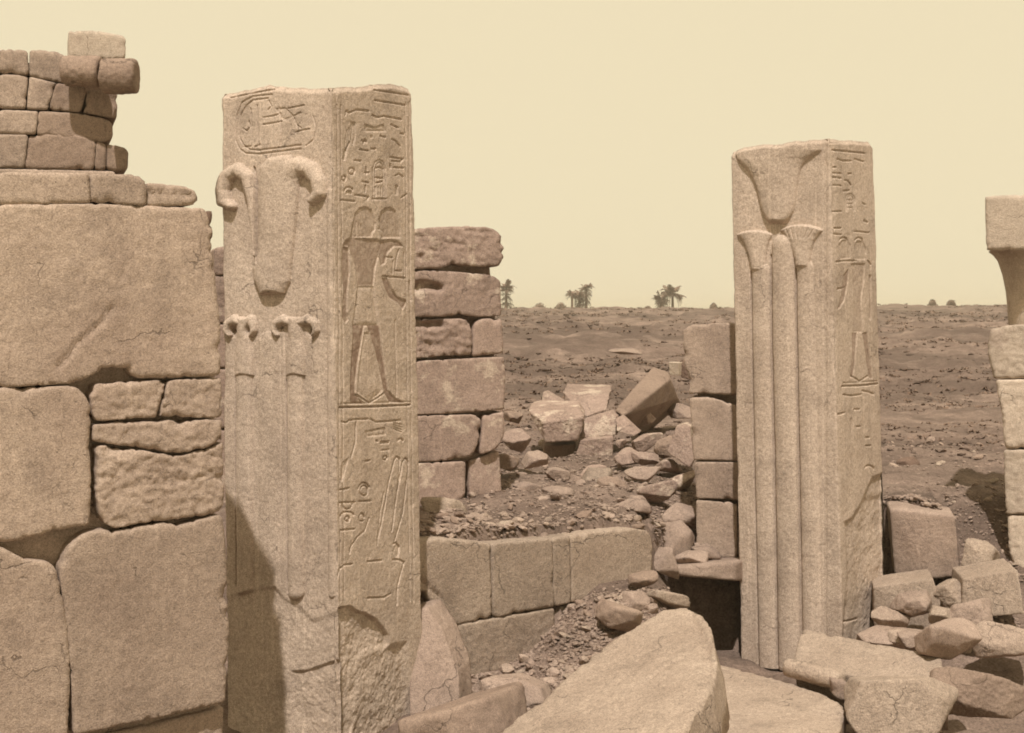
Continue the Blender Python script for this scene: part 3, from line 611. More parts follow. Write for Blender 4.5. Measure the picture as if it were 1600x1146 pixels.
def draw_right(A, B):
    A.bell([(190, 1150, 1286), (235, 1149, 1284), (242, 1150, 1274), (249, 1152, 1263), (257, 1159, 1256), (265, 1167, 1252), (276, 1175, 1249), (295, 1182, 1246), (315, 1187, 1244), (330, 1191, 1241), (340, 1196, 1236), (350, 1202, 1228)], 0.085, 1)
    A.bell([(356, 1149, 1209), (368, 1152, 1207), (376, 1160, 1203), (386, 1165, 1200), (400, 1170, 1198), (415, 1173, 1197), (427, 1175, 1197)], 0.06, 2, (1181, 361, 0.007))
    A.bell([(350, 1216, 1290), (360, 1219, 1287), (368, 1226, 1279), (378, 1232, 1273), (392, 1238, 1269), (408, 1243, 1267), (421, 1244, 1267)], 0.065, 3, (1253, 352, 0.007))
    for k in range(6): A.groove([(1230 + k * 9, 357 - (k in (2, 3)) * 2), (1236 + k * 6, 372)], 0.010, 1.5)
    A.tube([(1189, 424, 14), (1192, 600, 15), (1196, 800, 15), (1201, 1080, 14)], 0.048, 4)
    A.tube([(1224, 384, 17), (1226, 500, 19), (1230, 700, 18), (1233, 900, 18), (1234, 1040, 17)], 0.065, 5)
    A.tube([(1258, 418, 13), (1261, 600, 14), (1266, 800, 14), (1270, 1080, 14)], 0.042, 6)
    for g_ in ([(1174, 426), (1177, 600), (1181, 800), (1187, 1080)], [(1205, 400), (1208, 600), (1212, 800), (1216, 1040)], [(1244, 420), (1247, 600), (1250, 800), (1254, 1080)]): A.groove(g_, 0.032, 2.6)
    A.H[:] = np.where((A.PX > 1286) & (A.PX < 1292), A.H - 0.006, A.H)
    G = lambda *p, d=0.016, r=1.6: B.groove(list(p), d, r, 7)
    G((1293, 224), (1310, 224), d=0.01); G((1300, 235), (1351, 240), d=0.022)
    G((1308, 249), (1317, 252), (1330, 252)); G((1335, 249), (1342, 251), (1350, 253))
    for y in (262, 271, 278, 290): G((1302, y), (1306, y)); G((1309, y), (1314, y + 1)) if y > 265 else None
    G((1320, 282), (1325, 283), (1330, 290)); G((1318, 299), (1327, 298)); G((1325, 272), (1330, 272))
    for o in (0, 2.6): B.groove([(1322 + o, 330), (1322 + o, 310), (1325 + o * .5, 304 + o), (1332 - o * .5, 304 + o), (1336 - o, 310), (1336 - o, 330)], 0.010, 1.2, 7)
    for k in range(3): G((1324, 313 + k * 6), (1333, 313 + k * 6), d=0.008, r=1.2)
    G((1302, 331), (1314, 331)); G((1348, 318), (1352, 320)); G((1304, 357), (1314, 357)); G((1303, 366), (1314, 367)); G((1335, 362), (1358, 364)); G((1350, 345), (1356, 348)); B.arc(1318, 376, 6, 4, 0, 180); B.arc(1342, 377, 6, 5, 10, 170); G((1348, 377), (1352, 388), (1353, 396))
    G((1306, 410), (1318, 408), (1338, 408)); G((1356, 408), (1361, 414)); G((1308, 452), (1320, 450))
    fig = dict(D=0.012, bevel=5.0, id=8, keep=0.7)
    B.sunk([(1311, 382), (1316, 375), (1325, 375), (1329, 384), (1329, 404), (1312, 406)], **fig); B.sunk([(1335, 386), (1338, 377), (1347, 377), (1351, 386), (1353, 406), (1335, 406)], **fig)
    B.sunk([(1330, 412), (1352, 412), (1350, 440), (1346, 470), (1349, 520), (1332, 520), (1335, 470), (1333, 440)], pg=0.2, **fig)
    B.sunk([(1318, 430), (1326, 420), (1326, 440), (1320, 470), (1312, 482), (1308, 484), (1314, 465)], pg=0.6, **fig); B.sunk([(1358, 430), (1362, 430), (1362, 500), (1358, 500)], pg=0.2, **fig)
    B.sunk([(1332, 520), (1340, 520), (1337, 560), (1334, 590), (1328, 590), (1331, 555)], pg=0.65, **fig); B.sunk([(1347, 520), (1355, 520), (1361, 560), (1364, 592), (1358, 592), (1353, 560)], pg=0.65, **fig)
    G((1331, 588), (1343, 596), (1356, 588)); G((1316, 604), (1345, 603), (1371, 600), d=0.028); G((1318, 599), (1370, 596), d=0.008)
    G((1318, 617), (1330, 619), (1345, 617)); G((1347, 611), (1357, 613), (1365, 616)); G((1335, 640), (1343, 640)); G((1310, 648), (1320, 645)); G((1338, 667), (1344, 667)); G((1352, 684), (1358, 684)); G((1352, 697), (1360, 697)); B.arc(1358, 735, 8, 7, 20, 150); G((1330, 655), (1331, 690), d=0.008)
    for x0, x1 in ((1297, 1309), (1301, 1313)): B.groove([(x0, 228), (x0 + 4, 500), (x1, 800)], 0.007, 1.3)
    B.lower([(1318, 815), (1330, 808), (1342, 790), (1350, 770), (1362, 745), (1378, 738), (1410, 735), (1420, 1100), (1310, 1100), (1314, 1000), (1322, 900)], 0.03, 8.0, 0.012)
    B.lower([(1334, 860), (1345, 800), (1352, 775), (1410, 760), (1420, 1100), (1325, 1100)], 0.05, 14.0, 0.014)
    B.groove([(1320, 973), (1345, 968)], 0.02, 2.0)

LP = build_pillar('carved_pillar', 'tall granite pillar with a carved hanging lily and a striding king, beside the left wall', (349, 522, 651), 11.8, 0.5, 210, 205, 880, (-0.0125, 0.0062),
    [(0, 147), (0.25, 140), (0.44, 133), (0.62, 137), (1.0, 138), (1.25, 136), (1.55, 131), (1.8, 131), (2.0, 140), (2.5, 150), (3, 160), (3.5, 155), (4, 147)], draw_left,
    [('shaft', None), ('lily_relief', 'great raised lily with two curled petals'), ('lily_bud', None), ('lily_bud', None), ('stem', None), ('stem', None), ('king_relief', 'sunken figure of a striding king embraced by another'), ('inscription', 'columns of sunken hieroglyphs')], 11, {2: 4, 3: 5, 6: 0, 7: 0})
RP = build_pillar('carved_pillar', 'tall granite pillar with carved papyrus bells on three stems, standing on the right', (1147, 1303, 1372), 15.2, 0.3, 150, 110, 660, (-0.0245, 0.006),
    [(0, 239), (0.12, 231), (0.5, 226), (0.85, 219), (1.0, 217), (1.3, 219), (1.7, 221), (1.92, 222), (2.0, 228), (2.5, 232), (3, 238), (3.5, 240), (4, 239)], draw_right,
    [('shaft', None), ('papyrus_bell', 'large raised papyrus bell'), ('papyrus_bud', None), ('papyrus_bud', None), ('stem', None), ('stem', None), ('stem', None), ('inscription', 'narrow columns of worn hieroglyphs'), ('king_relief', 'worn sunken figure of a king')], 23, {2: 4, 3: 6, 1: 5, 7: 0, 8: 0})

# ------------------------------------------------------------------ left foreground wall
def wall(name, label, cat, poly_core, plane, depth_back, thick, mat, blocks):
    c = np.mean([plane.at(np.array([plane.hit(*q)]), [0.0])[0] for q in poly_core], axis=0)
    r = empty(name, (c[0], c[1], gz(c[0], c[1])), label, cat)
    if poly_core: add_slab(r, poly_core, plane.back(depth_back), max(thick - depth_back, 0.2), mat, 'rubble_core', res=0.09, rough=0.03, rnd=0.02, jit=0.01)
    for b in blocks:
        k = dict(b[1]) if len(b) > 1 else {}; pl = plane.back(k.pop('back', 0.0)); m = k.pop('mat', mat); t = k.pop('thick', thick)
        add_slab(r, b[0], pl, t, m, **k)
    return r
plW = vplane(0, 9.35, 345, 10.15)
rgh = dict(rough=0.026, rnd=0.05, jit=0.012, pits=0.014, res=0.018)
LW = wall('masonry_wall', 'wall of huge weathered blocks filling the left edge in front of the lily pillar', 'wall',
  [(-60, 290), (215, 288), (320, 340), (335, 600), (335, 1080), (300, 1200), (-60, 1200)], plW, 0.16, 1.0, BLOCK, [
  ([(-70, 268), (0, 269), (140, 271), (142, 317), (0, 320), (-70, 321)], dict(rnd=0.03)),
  ([(142, 272), (212, 273), (224, 279), (229, 288), (229, 321), (143, 317)], dict(rnd=0.035)),
  ([(229, 286), (262, 288), (296, 293), (309, 302), (311, 309), (303, 321), (229, 322)], dict(rnd=0.04, cracks=[dict(pts=[(240, 303), (265, 300), (300, 304)], d=0.022, r=0.010)])),
  ([(-70, 321), (0, 320), (150, 319), (300, 325), (322, 326), (328, 352), (333, 358), (330, 372), (336, 420), (340, 470), (345, 500), (345, 587), (262, 591), (212, 591), (200, 576), (176, 573), (160, 577), (122, 598), (60, 603), (0, 605), (-70, 608)],
     dict(rough=0.012, rnd=0.03, cracks=[dict(pts=[(106, 372), (113, 402), (124, 432)], d=0.012, r=0.010), dict(pts=[(176, 478), (160, 502), (118, 540), (90, 575)], d=0.020, r=0.022), dict(pts=[(190, 440), (195, 430)], d=0.015, r=0.01)])),
  ([(318, 326), (332, 330), (330, 352), (334, 360), (330, 385), (322, 380)], dict(back=0.18, mat=DARKR, rnd=0.02)),
  ([(-70, 610), (0, 606), (60, 606), (112, 603), (128, 611), (139, 628), (142, 650), (140, 700), (143, 760), (140, 820), (85, 829), (40, 842), (0, 849), (-70, 852)], dict(rnd=0.045)),
  ([(145, 610), (150, 600), (200, 597), (255, 594), (262, 602), (255, 618), (246, 652), (200, 655), (150, 660), (142, 640)], rgh),
  ([(263, 595), (300, 592), (347, 591), (348, 653), (300, 653), (249, 652), (258, 622)], dict(rgh, rnd=0.03)),
  ([(146, 664), (200, 660), (300, 657), (348, 656), (350, 690), (345, 690), (322, 700), (272, 711), (215, 700), (165, 694), (146, 690)], dict(rgh)),
  ([(152, 700), (164, 696), (215, 703), (272, 713), (322, 703), (350, 692), (352, 770), (350, 796), (330, 806), (308, 808), (240, 816), (178, 826), (160, 815), (150, 770)], dict(rgh, rough=0.026, pits=0.024)),
  ([(-70, 860), (0, 855), (40, 875), (84, 880), (92, 905), (104, 960), (110, 1040), (108, 1110), (100, 1200), (-70, 1200)], dict(rnd=0.05)),
  ([(94, 895), (98, 876), (112, 850), (135, 833), (165, 828), (176, 833), (240, 820), (264, 818), (278, 823), (346, 805), (352, 835), (356, 920), (358, 1000), (354, 1040), (352, 1098), (232, 1126), (116, 1150), (112, 1050), (100, 940)], dict(rnd=0.03)),
  ([(112, 1160), (232, 1134), (350, 1106), (346, 1200), (108, 1210)], dict(back=0.10, rnd=0.05)),
])

# ------------------------------------------------------------------ upper ruin behind it
plU = vplane(0, 13.2, 215, 13.6)
UR = wall('ruined_tower', 'ragged stack of worn courses with a round cornice roll above the left wall', 'ruin',
  [(-60, 100), (90, 98), (150, 104), (172, 130), (172, 150), (165, 240), (190, 300), (-60, 400)], plU, 0.2, 1.2, UMBER, [
  ([(107, 49), (150, 48), (195, 57), (197, 70), (195, 93), (107, 91)], dict(mat=PALE, thick=0.7, rnd=0.03)),
  ([(-70, 78), (0, 78), (22, 77), (43, 80), (45, 117), (0, 114), (-70, 113)], dict(rnd=0.04, mat=BLOCK)), ([(46, 80), (58, 77), (95, 82), (103, 90), (103, 130), (90, 128), (46, 118)], dict(rnd=0.04, mat=BLOCK)),
  ([(-70, 115), (0, 116), (44, 119), (40, 170), (-70, 168)], dict(mat=BLOCK)), ([(46, 120), (88, 130), (74, 171), (42, 170)], dict(mat=BLOCK)),
  ([(88, 130), (136, 138), (126, 175), (76, 171)], {}), ([(138, 141), (170, 143), (185, 148), (182, 185), (130, 176)], dict(rnd=0.04)),
  ([(-70, 170), (0, 172), (60, 174), (56, 210), (-70, 208)], dict(mat=BLOCK)), ([(61, 174), (128, 178), (165, 186), (176, 192), (176, 214), (166, 223), (58, 210)], dict(rnd=0.05)),
  ([(-70, 210), (44, 211), (38, 262), (-70, 262)], dict(mat=BLOCK)), ([(45, 210), (100, 210), (140, 214), (150, 224), (147, 265), (38, 263)], dict(rnd=0.05)), ([(151, 222), (166, 226), (165, 266), (148, 266)], {}), ([(167, 226), (190, 228), (201, 236), (199, 266), (182, 269), (166, 263)], dict(rnd=0.04)),
  ([(-70, 264), (60, 265), (180, 268), (185, 330), (-70, 330)], dict(mat=BLOCK)), ([(-70, 332), (185, 332), (190, 420), (-70, 420)], dict(mat=BLOCK)),
])
def roll_piece(px0, px1, py, rad, D, parent, seed):
    # cornice roll: a stone drum lying along the wall
    a, b = P(px0, py, D), P(px1, py, D); v, f = ico(5); n = np.linalg.norm(b - a) / 2; p = v.copy()
    k = np.maximum(np.abs(v[:, 0]) / n, np.sqrt(v[:, 1] ** 2 + v[:, 2] ** 2) / rad); k = ((np.abs(v[:, 0]) / n) ** 9 + (np.sqrt(v[:, 1] ** 2 + v[:, 2] ** 2) / rad) ** 9) ** (1 / 9.0)
    p = v / k[:, None]; p = p * (1 + 0.10 * fbm(p, 4.0, 4, seed) + 0.05 * fbm(p, 16.0, 3, seed, 0.7))[:, None] + (a + b) / 2
    return child('cornice_roll', mesh_np('cornice_roll', p, f, UMBER), parent)
roll_piece(100, 158, 112, 0.145, 13.25, UR, 5); roll_piece(158, 215, 119, 0.165, 13.2, UR, 6)

# ------------------------------------------------------------------ wall behind the lily pillar
plB = vplane(340, 15.6, 790, 16.6)
BW = wall('block_pier', 'broken pier of stacked stone blocks with pale stains behind the lily pillar', 'wall',
  [(345, 400), (600, 395), (660, 380), (760, 380), (775, 500), (770, 690), (720, 760), (650, 830), (345, 900)], plB, 0.2, 1.3, BACKW, [
  ([(600, 362), (650, 358), (690, 354), (722, 353), (768, 356), (783, 366), (789, 385), (790, 402), (780, 418), (740, 417), (706, 413), (690, 420), (600, 422)], dict(rough=0.03, rnd=0.07, pits=0.03, jit=0.014)),
  ([(600, 424), (652, 423), (700, 424), (770, 430), (782, 440), (784, 494), (740, 496), (718, 490), (700, 495), (600, 496)], dict(rough=0.025, rnd=0.04, cracks=[dict(pts=[(640, 447), (660, 442), (684, 448)], d=0.09, r=0.05), dict(pts=[(640, 452), (690, 450)], d=0.06, r=0.05)])),
  ([(600, 498), (660, 500), (724, 498), (734, 506), (738, 530), (736, 555), (695, 556), (600, 565)], dict(rough=0.045, rnd=0.06, pits=0.02, cracks=[dict(pts=[(640, 507), (688, 507)], d=0.12, r=0.06)])),
  ([(739, 516), (744, 503), (752, 498), (784, 498), (787, 552), (739, 557)], dict(rnd=0.04)),
  ([(600, 568), (652, 565), (720, 561), (788, 558), (790, 600), (788, 640), (700, 647), (600, 650)], dict(rnd=0.02, jit=0.006)),
  ([(600, 652), (700, 649), (740, 648), (752, 656), (748, 690), (738, 712), (722, 716), (690, 721), (600, 724)], dict(rnd=0.025)),
  ([(755, 650), (787, 644), (788, 680), (778, 700), (750, 712), (753, 680)], dict(rnd=0.02)),
  ([(600, 726), (690, 723), (727, 722), (727, 775), (690, 800), (600, 830)], dict(rnd=0.02)), ([(733, 722), (780, 704), (784, 770), (733, 780)], dict(rnd=0.03, back=0.08)),
  ([(335, 388), (352, 385), (440, 380), (598, 384), (598, 424), (336, 430)], dict(rnd=0.06, rough=0.03)), ([(334, 432), (598, 426), (598, 500), (338, 505)], dict(rnd=0.05, rough=0.03)), ([(338, 508), (598, 502), (598, 570), (336, 575)], dict(rnd=0.05)), ([(336, 578), (598, 572), (598, 660), (338, 670)], {}), ([(338, 672), (598, 662), (598, 830), (338, 880)], {}),
])

# ------------------------------------------------------------------ low faced wall in the middle
plL = vplane(655, 13.3, 1022, 15.3)
LWall = wall('low_wall', 'low wall of smooth faced blocks heaped with rubble between the two pillars', 'wall',
  [(610, 870), (700, 870), (1000, 850), (1000, 960), (860, 990), (690, 1100), (610, 1120)], plL, 0.15, 0.9, PLASTER, [
  ([(600, 850), (655, 848), (690, 842), (735, 846), (768, 850), (769, 960), (765, 966), (712, 977), (680, 955), (665, 925), (600, 920)], dict(rnd=0.03, cracks=[dict(pts=[(655, 905), (690, 935)], d=0.03, r=0.03)])),
  ([(770, 850), (830, 845), (860, 842), (863, 845), (866, 948), (820, 955), (775, 966), (771, 955)], dict(rnd=0.012, jit=0.005)),
  ([(863, 842), (890, 838), (893, 942), (867, 948)], dict(rnd=0.010, jit=0.003)),
  ([(891, 838), (930, 832), (990, 826), (1014, 830), (1021, 850), (1019, 905), (1000, 925), (960, 932), (894, 942)], dict(rnd=0.025, cracks=[dict(pts=[(975, 840), (977, 925)], d=0.006, r=0.01)])),
  ([(690, 982), (740, 973), (866, 951), (870, 1000), (830, 1040), (770, 1050), (690, 1100)], dict(rnd=0.02, rough=0.014)),
  ([(868, 950), (1000, 930), (1010, 1000), (870, 1040)], dict(rnd=0.02, back=0.05)),
  ([(600, 940), (660, 930), (688, 980), (688, 1100), (600, 1130)], dict(back=0.12, rnd=0.06)),
])

# ------------------------------------------------------------------ wall behind the papyrus pillar
plR = vplane(1060, 16.65, 1160, 16.5)
RW = wall('block_pier', 'plain pier of stacked blocks half hidden by the papyrus pillar', 'wall',
  [(1085, 530), (1230, 530), (1230, 960), (1095, 960), (1095, 700)], plR, 0.2, 1.0, BLOCK, [
  ([(1066, 520), (1078, 509), (1100, 506), (1250, 505), (1250, 625), (1150, 617), (1076, 616), (1078, 594), (1068, 565)], dict(rnd=0.03, jit=0.015)),
  ([(1078, 622), (1110, 621), (1150, 634), (1250, 640), (1250, 722), (1084, 719), (1080, 660)], dict(rnd=0.02)),
  ([(1085, 722), (1250, 724), (1250, 784), (1088, 779)], dict(rnd=0.012, jit=0.006)),
  ([(1088, 782), (1152, 786), (1152, 872), (1088, 868)], dict(rnd=0.012, jit=0.006)), ([(1154, 786), (1250, 786), (1250, 872), (1154, 872)], dict(rnd=0.012)),
  ([(1050, 905), (1120, 905), (1120, 942), (1050, 940)], dict(mat=DARKR, back=-0.02)), ([(1122, 905), (1240, 905), (1240, 945), (1122, 943)], dict(mat=DARKR, back=0.02)),  # hollow courses in a dark stone: the shade is put into their colour
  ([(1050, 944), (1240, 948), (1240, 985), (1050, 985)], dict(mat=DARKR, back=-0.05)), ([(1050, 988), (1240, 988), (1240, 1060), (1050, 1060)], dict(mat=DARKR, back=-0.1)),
])
# overhanging ledge that shades the hollow
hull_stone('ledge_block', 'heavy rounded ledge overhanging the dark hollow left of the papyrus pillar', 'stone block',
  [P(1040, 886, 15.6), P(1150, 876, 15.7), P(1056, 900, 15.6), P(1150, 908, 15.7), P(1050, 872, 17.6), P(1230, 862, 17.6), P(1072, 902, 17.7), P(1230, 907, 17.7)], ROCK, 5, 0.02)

# ------------------------------------------------------------------ foreground fallen stones
def quad_block(name, label, front, thick, mat, cat='stone block', **k):
    """front: list of (px, py, D) corners of the face nearest the viewer; thick: (x, y, z) offset to its back face in metres"""
    A = [P(*q) for q in front]; t = np.array(thick); return hull_stone(name, label, cat, A + [a + t for a in A], mat, **k)
single_slab('fallen_slab', 'big rounded sandstone slab slanting across the bottom foreground', 'stone block', [(1036, 951), (1072, 948), (1098, 960), (1112, 985), (1119, 1030), (1110, 1075), (1086, 1112), (1058, 1160), (1010, 1290), (600, 1290), (760, 1155), (838, 1098), (884, 1058), (940, 1012), (1000, 972)],
    tplane((1085, 950, 12.0), (838, 1098, 10.9), (1058, 1270, 8.6)), 0.5, PLASTER, rough=0.022, rnd=0.10, jit=0.012, res=0.028, pits=0.006, cracks=[dict(pts=[(1075, 960), (1102, 1000), (1108, 1060)], d=0.03, r=0.05), dict(pts=[(1010, 1060), (1060, 1030), (1090, 1025)], d=0.012, r=0.03), dict(pts=[(930, 1090), (985, 1050), (1010, 1000)], d=0.010, r=0.03)])
single_slab('floor_slab', 'flat pale slab on the ground in front of the papyrus pillar', 'stone block', [(1075, 1030), (1120, 1037), (1215, 1062), (1290, 1086), (1322, 1106), (1310, 1150), (1330, 1240), (1030, 1240)],
    tplane((1110, 1036, 13.6), (1308, 1090, 12.4), (1060, 1200, 10.6)), 0.35, PLASTER, rough=0.016, rnd=0.05, res=0.03)
single_slab('cornice_beam', 'fallen cornice beam lying on its side at the foot of the papyrus pillar', 'stone block', [(1254, 984), (1300, 991), (1362, 1003), (1420, 1012), (1470, 1026), (1478, 1062), (1400, 1066), (1338, 1058), (1290, 1052), (1240, 1040), (1244, 1010)],
    tplane((1254, 984, 13.6), (1470, 1024, 12.7), (1240, 1042, 12.9)), 0.5, PLASTER, rough=0.02, rnd=0.05, res=0.022, jit=0.01)
def roll(name, label, a, b, rad, mat, seed):
    a, b = np.array(a), np.array(b); c = (a + b) / 2; n = np.linalg.norm(b - a) / 2; v, f = ico(5)
    k = ((np.abs(v[:, 0]) / n) ** 12 + (np.sqrt(v[:, 1] ** 2 + v[:, 2] ** 2) / rad) ** 12) ** (1 / 12.0); p = v / k[:, None]
    # keep enough points along the length
    p = p * (1 + 0.08 * fbm(p, 5.0, 4, seed) + 0.06 * fbm(p, 22.0, 3, seed, 0.7))[:, None]; R = np.array(Vector((1, 0, 0)).rotation_difference(Vector((b - a))).to_matrix()); p = p @ R.T + c
    o = bpy.data.objects.new(name, mesh_np(name, p, f, mat)); link(o); recenter(o); return tag(o, label, 'moulding')
roll('torus_moulding', 'rounded moulding broken from the cornice, lying below the fallen beam', P(1228, 1042, 12.9), P(1316, 1066, 12.5), 0.085, PLASTER, 91)
boulder('boulder', 'large smooth boulder at the lower right corner beneath the fallen beam', 1400, 1110, 11.9, 180, 130, 1.0, PLASTER, 301, 0.3, 6, 0.03)
boulder('boulder', 'cracked stone coloured dark as shadow in the lower right corner beside the smooth boulder', 1510, 1085, 12.4, 130, 90, 0.7, UMBER, 331, 0.5, 6, 0.06)  # stands in for a shadow patch, its darkness put into the stone colour
boulder('boulder', 'squarish rounded stone resting on top of the fallen beam at the right', 1482, 1003, 12.8, 90, 62, 0.5, ROCK, 303, 0.2, 5, 0.03)
single_slab('wedge_stone', 'broken wedge stone touching the end of the round moulding', 'stone block', [(1300, 1062), (1322, 1066), (1330, 1085), (1318, 1098), (1300, 1085)], vplane(1290, 12.4, 1330, 12.4), 0.25, ROCK, rnd=0.03)
quad_block('stone_block', 'upright squared block leaning by the right side of the papyrus pillar', [(1390, 796, 16.4), (1412, 792, 16.4), (1492, 806, 16.0), (1500, 900, 16.0), (1460, 906, 16.1), (1398, 898, 16.4)], (0.15, 0.7, 0.0), ROCK, sub=6, rough=0.02, soft=60)
quad_block('stone_block', 'pale squared block below the upright block, right of the pillar foot', [(1365, 918, 15.6), (1400, 912, 15.6), (1458, 904, 15.3), (1470, 940, 15.2), (1462, 990, 15.2), (1366, 980, 15.6)], (0.12, 0.6, 0.0), PLASTER, sub=6, rough=0.025, soft=60)
quad_block('stone_block', 'flat broken slab lying under the pale squared block', [(1338, 990, 14.6), (1370, 976, 14.8), (1446, 984, 14.4), (1452, 1015, 14.2), (1350, 1004, 14.5)], (0.1, 0.5, -0.2), ROCK, sub=6, rough=0.03, soft=26)
quad_block('stone_block', 'low stone course at the right edge below the pale column', [(1505, 905, 15.2), (1590, 890, 14.8), (1600, 960, 14.6), (1500, 968, 15.1)], (0.1, 0.7, 0.0), PLASTER, sub=6, rough=0.03)
for i, (x, y, D, w, h, lb) in enumerate([(1425, 945, 15.0, 70, 40, 'angular stone in the pile just right of the papyrus pillar foot'),
  (1480, 930, 15.3, 60, 44, 'upper angular stone in the pile below the upright block'),
  (1385, 965, 15.0, 50, 34, 'small corner stone touching the right edge of the papyrus pillar'),
  (1520, 960, 14.6, 80, 52, 'broad stone at the right of the pile below the pale column'),
  (1470, 960, 14.6, 50, 30, 'middle stone of the pile with a shaded underside'),
  (1550, 1000, 14.0, 90, 56, 'heavy block at the right margin below the pile'),
  (1440, 1000, 14.0, 60, 26, 'flat stone at the bottom of the pile above the fallen beam'),
  (1530, 870, 16.0, 70, 60, 'rough stone right of the upright squared block'),
  (1410, 1000, 14.2, 44, 28, 'chunk lodged between the pile and the fallen beam')]):
    boulder('rock', lb, x, y, D, w, h, w * D / F * 0.9, [ROCK, PLASTER, BLOCK][i % 3], 820 + i * 7, 0.4 * (i % 4) - 0.6, 5, 0.07, 'rock', None, 0.25 * (i % 3) - 0.25)
# foot of the mound below the low wall
quad_block('stone_block', 'square stone jammed beneath the low wall beside the big slab', [(750, 1062, 12.3), (800, 1058, 12.2), (842, 1075, 12.0), (850, 1100, 11.9), (790, 1112, 12.0), (748, 1100, 12.3)], (0.1, 0.35, -0.05), ROCK, sub=4, rough=0.04)
quad_block('stone_block', 'pale leaning stone edge at the foot of the lily pillar', [(640, 955, 12.95), (668, 950, 12.95), (692, 985, 12.9), (716, 1050, 12.75), (724, 1190, 12.4), (640, 1190, 12.4)], (0.1, 0.4, 0.0), ROCK, sub=6, rough=0.03)
boulder('boulder', 'angular lump coloured dark as shade, half buried at the bottom beside the lily pillar', 735, 1150, 11.6, 190, 150, 0.9, UMBER, 311, 0.4, 5, 0.04)  # shade at the pillar foot put into the lump's umber colour
rr = [(1062, 840, 16.4, 66, 50, 'pale jagged stone on the rubble at the end of the low wall', ROCK), (1040, 882, 15.6, 42, 46, 'upright stone against the right end of the low wall', ROCK), (1040, 935, 14.2, 58, 26, 'flat pale stone lying above the big foreground slab', PLASTER),
      (992, 945, 14.0, 40, 34, 'broken stone leaning at the foot of the low wall', ROCK), (965, 965, 13.6, 70, 38, 'wide brown stone in the rubble above the big slab', UMBER), (1066, 806, 17.0, 60, 40, 'angular stone perched highest on the rubble beside the right pier', ROCK), (1100, 862, 16.3, 46, 26, 'small flat stone beside the overhanging ledge', ROCK),
      (1005, 905, 14.6, 44, 24, 'shaded stone tucked below the right corner of the low wall', UMBER), (1078, 874, 16.0, 50, 22, 'thin splintered stone on the ledge', ROCK), (690, 795, 14.9, 74, 40, 'pale rounded rock on the rubble right beside the lily pillar', PLASTER), (735, 812, 14.6, 60, 18, 'long thin slab lying on the left of the rubble heap', ROCK),
      (935, 755, 18.3, 50, 40, 'pale pointed rock standing on the rubble heap', PLASTER), (870, 770, 17.0, 46, 18, 'flat stone in the middle of the rubble heap', ROCK), (900, 800, 16.0, 44, 14, 'thin tilted slab on the rubble heap above the low wall', ROCK), (905, 822, 15.6, 50, 12, 'narrow splinter of stone lying along the top of the low wall', UMBER), (990, 790, 17.0, 70, 26, 'broad flat stone on the right of the rubble heap', ROCK)]
for i, (x, y, D, w, h, lb, m) in enumerate(rr):
    boulder('rock', lb, x, y, D, w, h, max(0.18, w * D / F * 0.8), m, 400 + i * 3, random.Random(i).uniform(-.5, .5), 4, 0.06, 'rock', None, random.Random(i + 50).uniform(-.2, .2))

# ------------------------------------------------------------------ fallen blocks of the middle distance
mid = [
 ('squared block with a worn upper edge, largest of the fallen group on the left', [(826, 642, 21.5), (836, 636, 21.8), (904, 637, 21.6), (913, 652, 21.2), (904, 689, 21.2), (852, 693, 21.2), (848, 660, 21.2)], (0.05, 0.9, 0.05), BLOCK),
 ('shaded block underneath the squared block of the fallen group', [(850, 697, 21.5), (900, 694, 21.5), (893, 732, 21.5), (848, 728, 21.5)], (0, 0.7, 0), UMBER),  # shadow under the squared block put into this umber colour
 ('broad slab tilted behind the squared block', [(880, 613, 23.0), (953, 615, 22.8), (948, 640, 22.4), (916, 653, 22.2), (906, 637, 22.5), (884, 634, 22.8)], (0.1, 0.9, 0.1), BLOCK),
 ('rough stone wedged between the slab and the leaning beam', [(912, 656, 21.8), (952, 644, 21.8), (963, 652, 21.7), (962, 680, 21.6), (906, 686, 21.6)], (0.1, 0.6, 0), BLOCK),
 ('pale smooth faced block below the wedged stone', [(906, 688, 21.3), (958, 683, 21.3), (957, 724, 21.3), (896, 726, 21.3)], (0.05, 0.7, 0), ROCK),
 ('pointed stone standing behind the fallen group at the left', [(848, 612, 24.0), (882, 632, 23.6), (880, 640, 23.6), (846, 634, 23.8)], (0.1, 0.5, 0), ROCK),
 ('lit wedge of stone under the leaning beam', [(962, 655, 21.6), (972, 650, 21.7), (1000, 676, 21.5), (990, 682, 21.4), (964, 674, 21.5)], (0.05, 0.3, 0), ROCK),
 ('small white block standing alone by the right pier', [(1045, 566, 27.0), (1060, 567, 26.8), (1060, 587, 26.8), (1046, 586, 27.0)], (0.1, 0.25, 0), PALE),
 ('dark stone added as the shaded right side of the small white block', [(1062, 566, 27.0), (1070, 565, 27.2), (1080, 586, 27.0), (1078, 594, 27.0), (1064, 590, 27.0)], (0.1, 0.4, 0), DARKR),  # added dark piece: shaded side of the white block as coloured stone
 ('upright pale stone at the foot of the right pier', [(1056, 668, 19.5), (1070, 664, 19.5), (1078, 668, 19.4), (1084, 720, 19.2), (1078, 732, 19.2), (1042, 708, 19.4), (1052, 690, 19.5)], (0.1, 0.5, 0), ROCK),
]
for lb, fr, th, m in mid: quad_block('stone_block', lb, fr, th, BACKW if m in (BLOCK, ROCK) else m, sub=6, rough=0.055, soft=60, nscale=4.0)
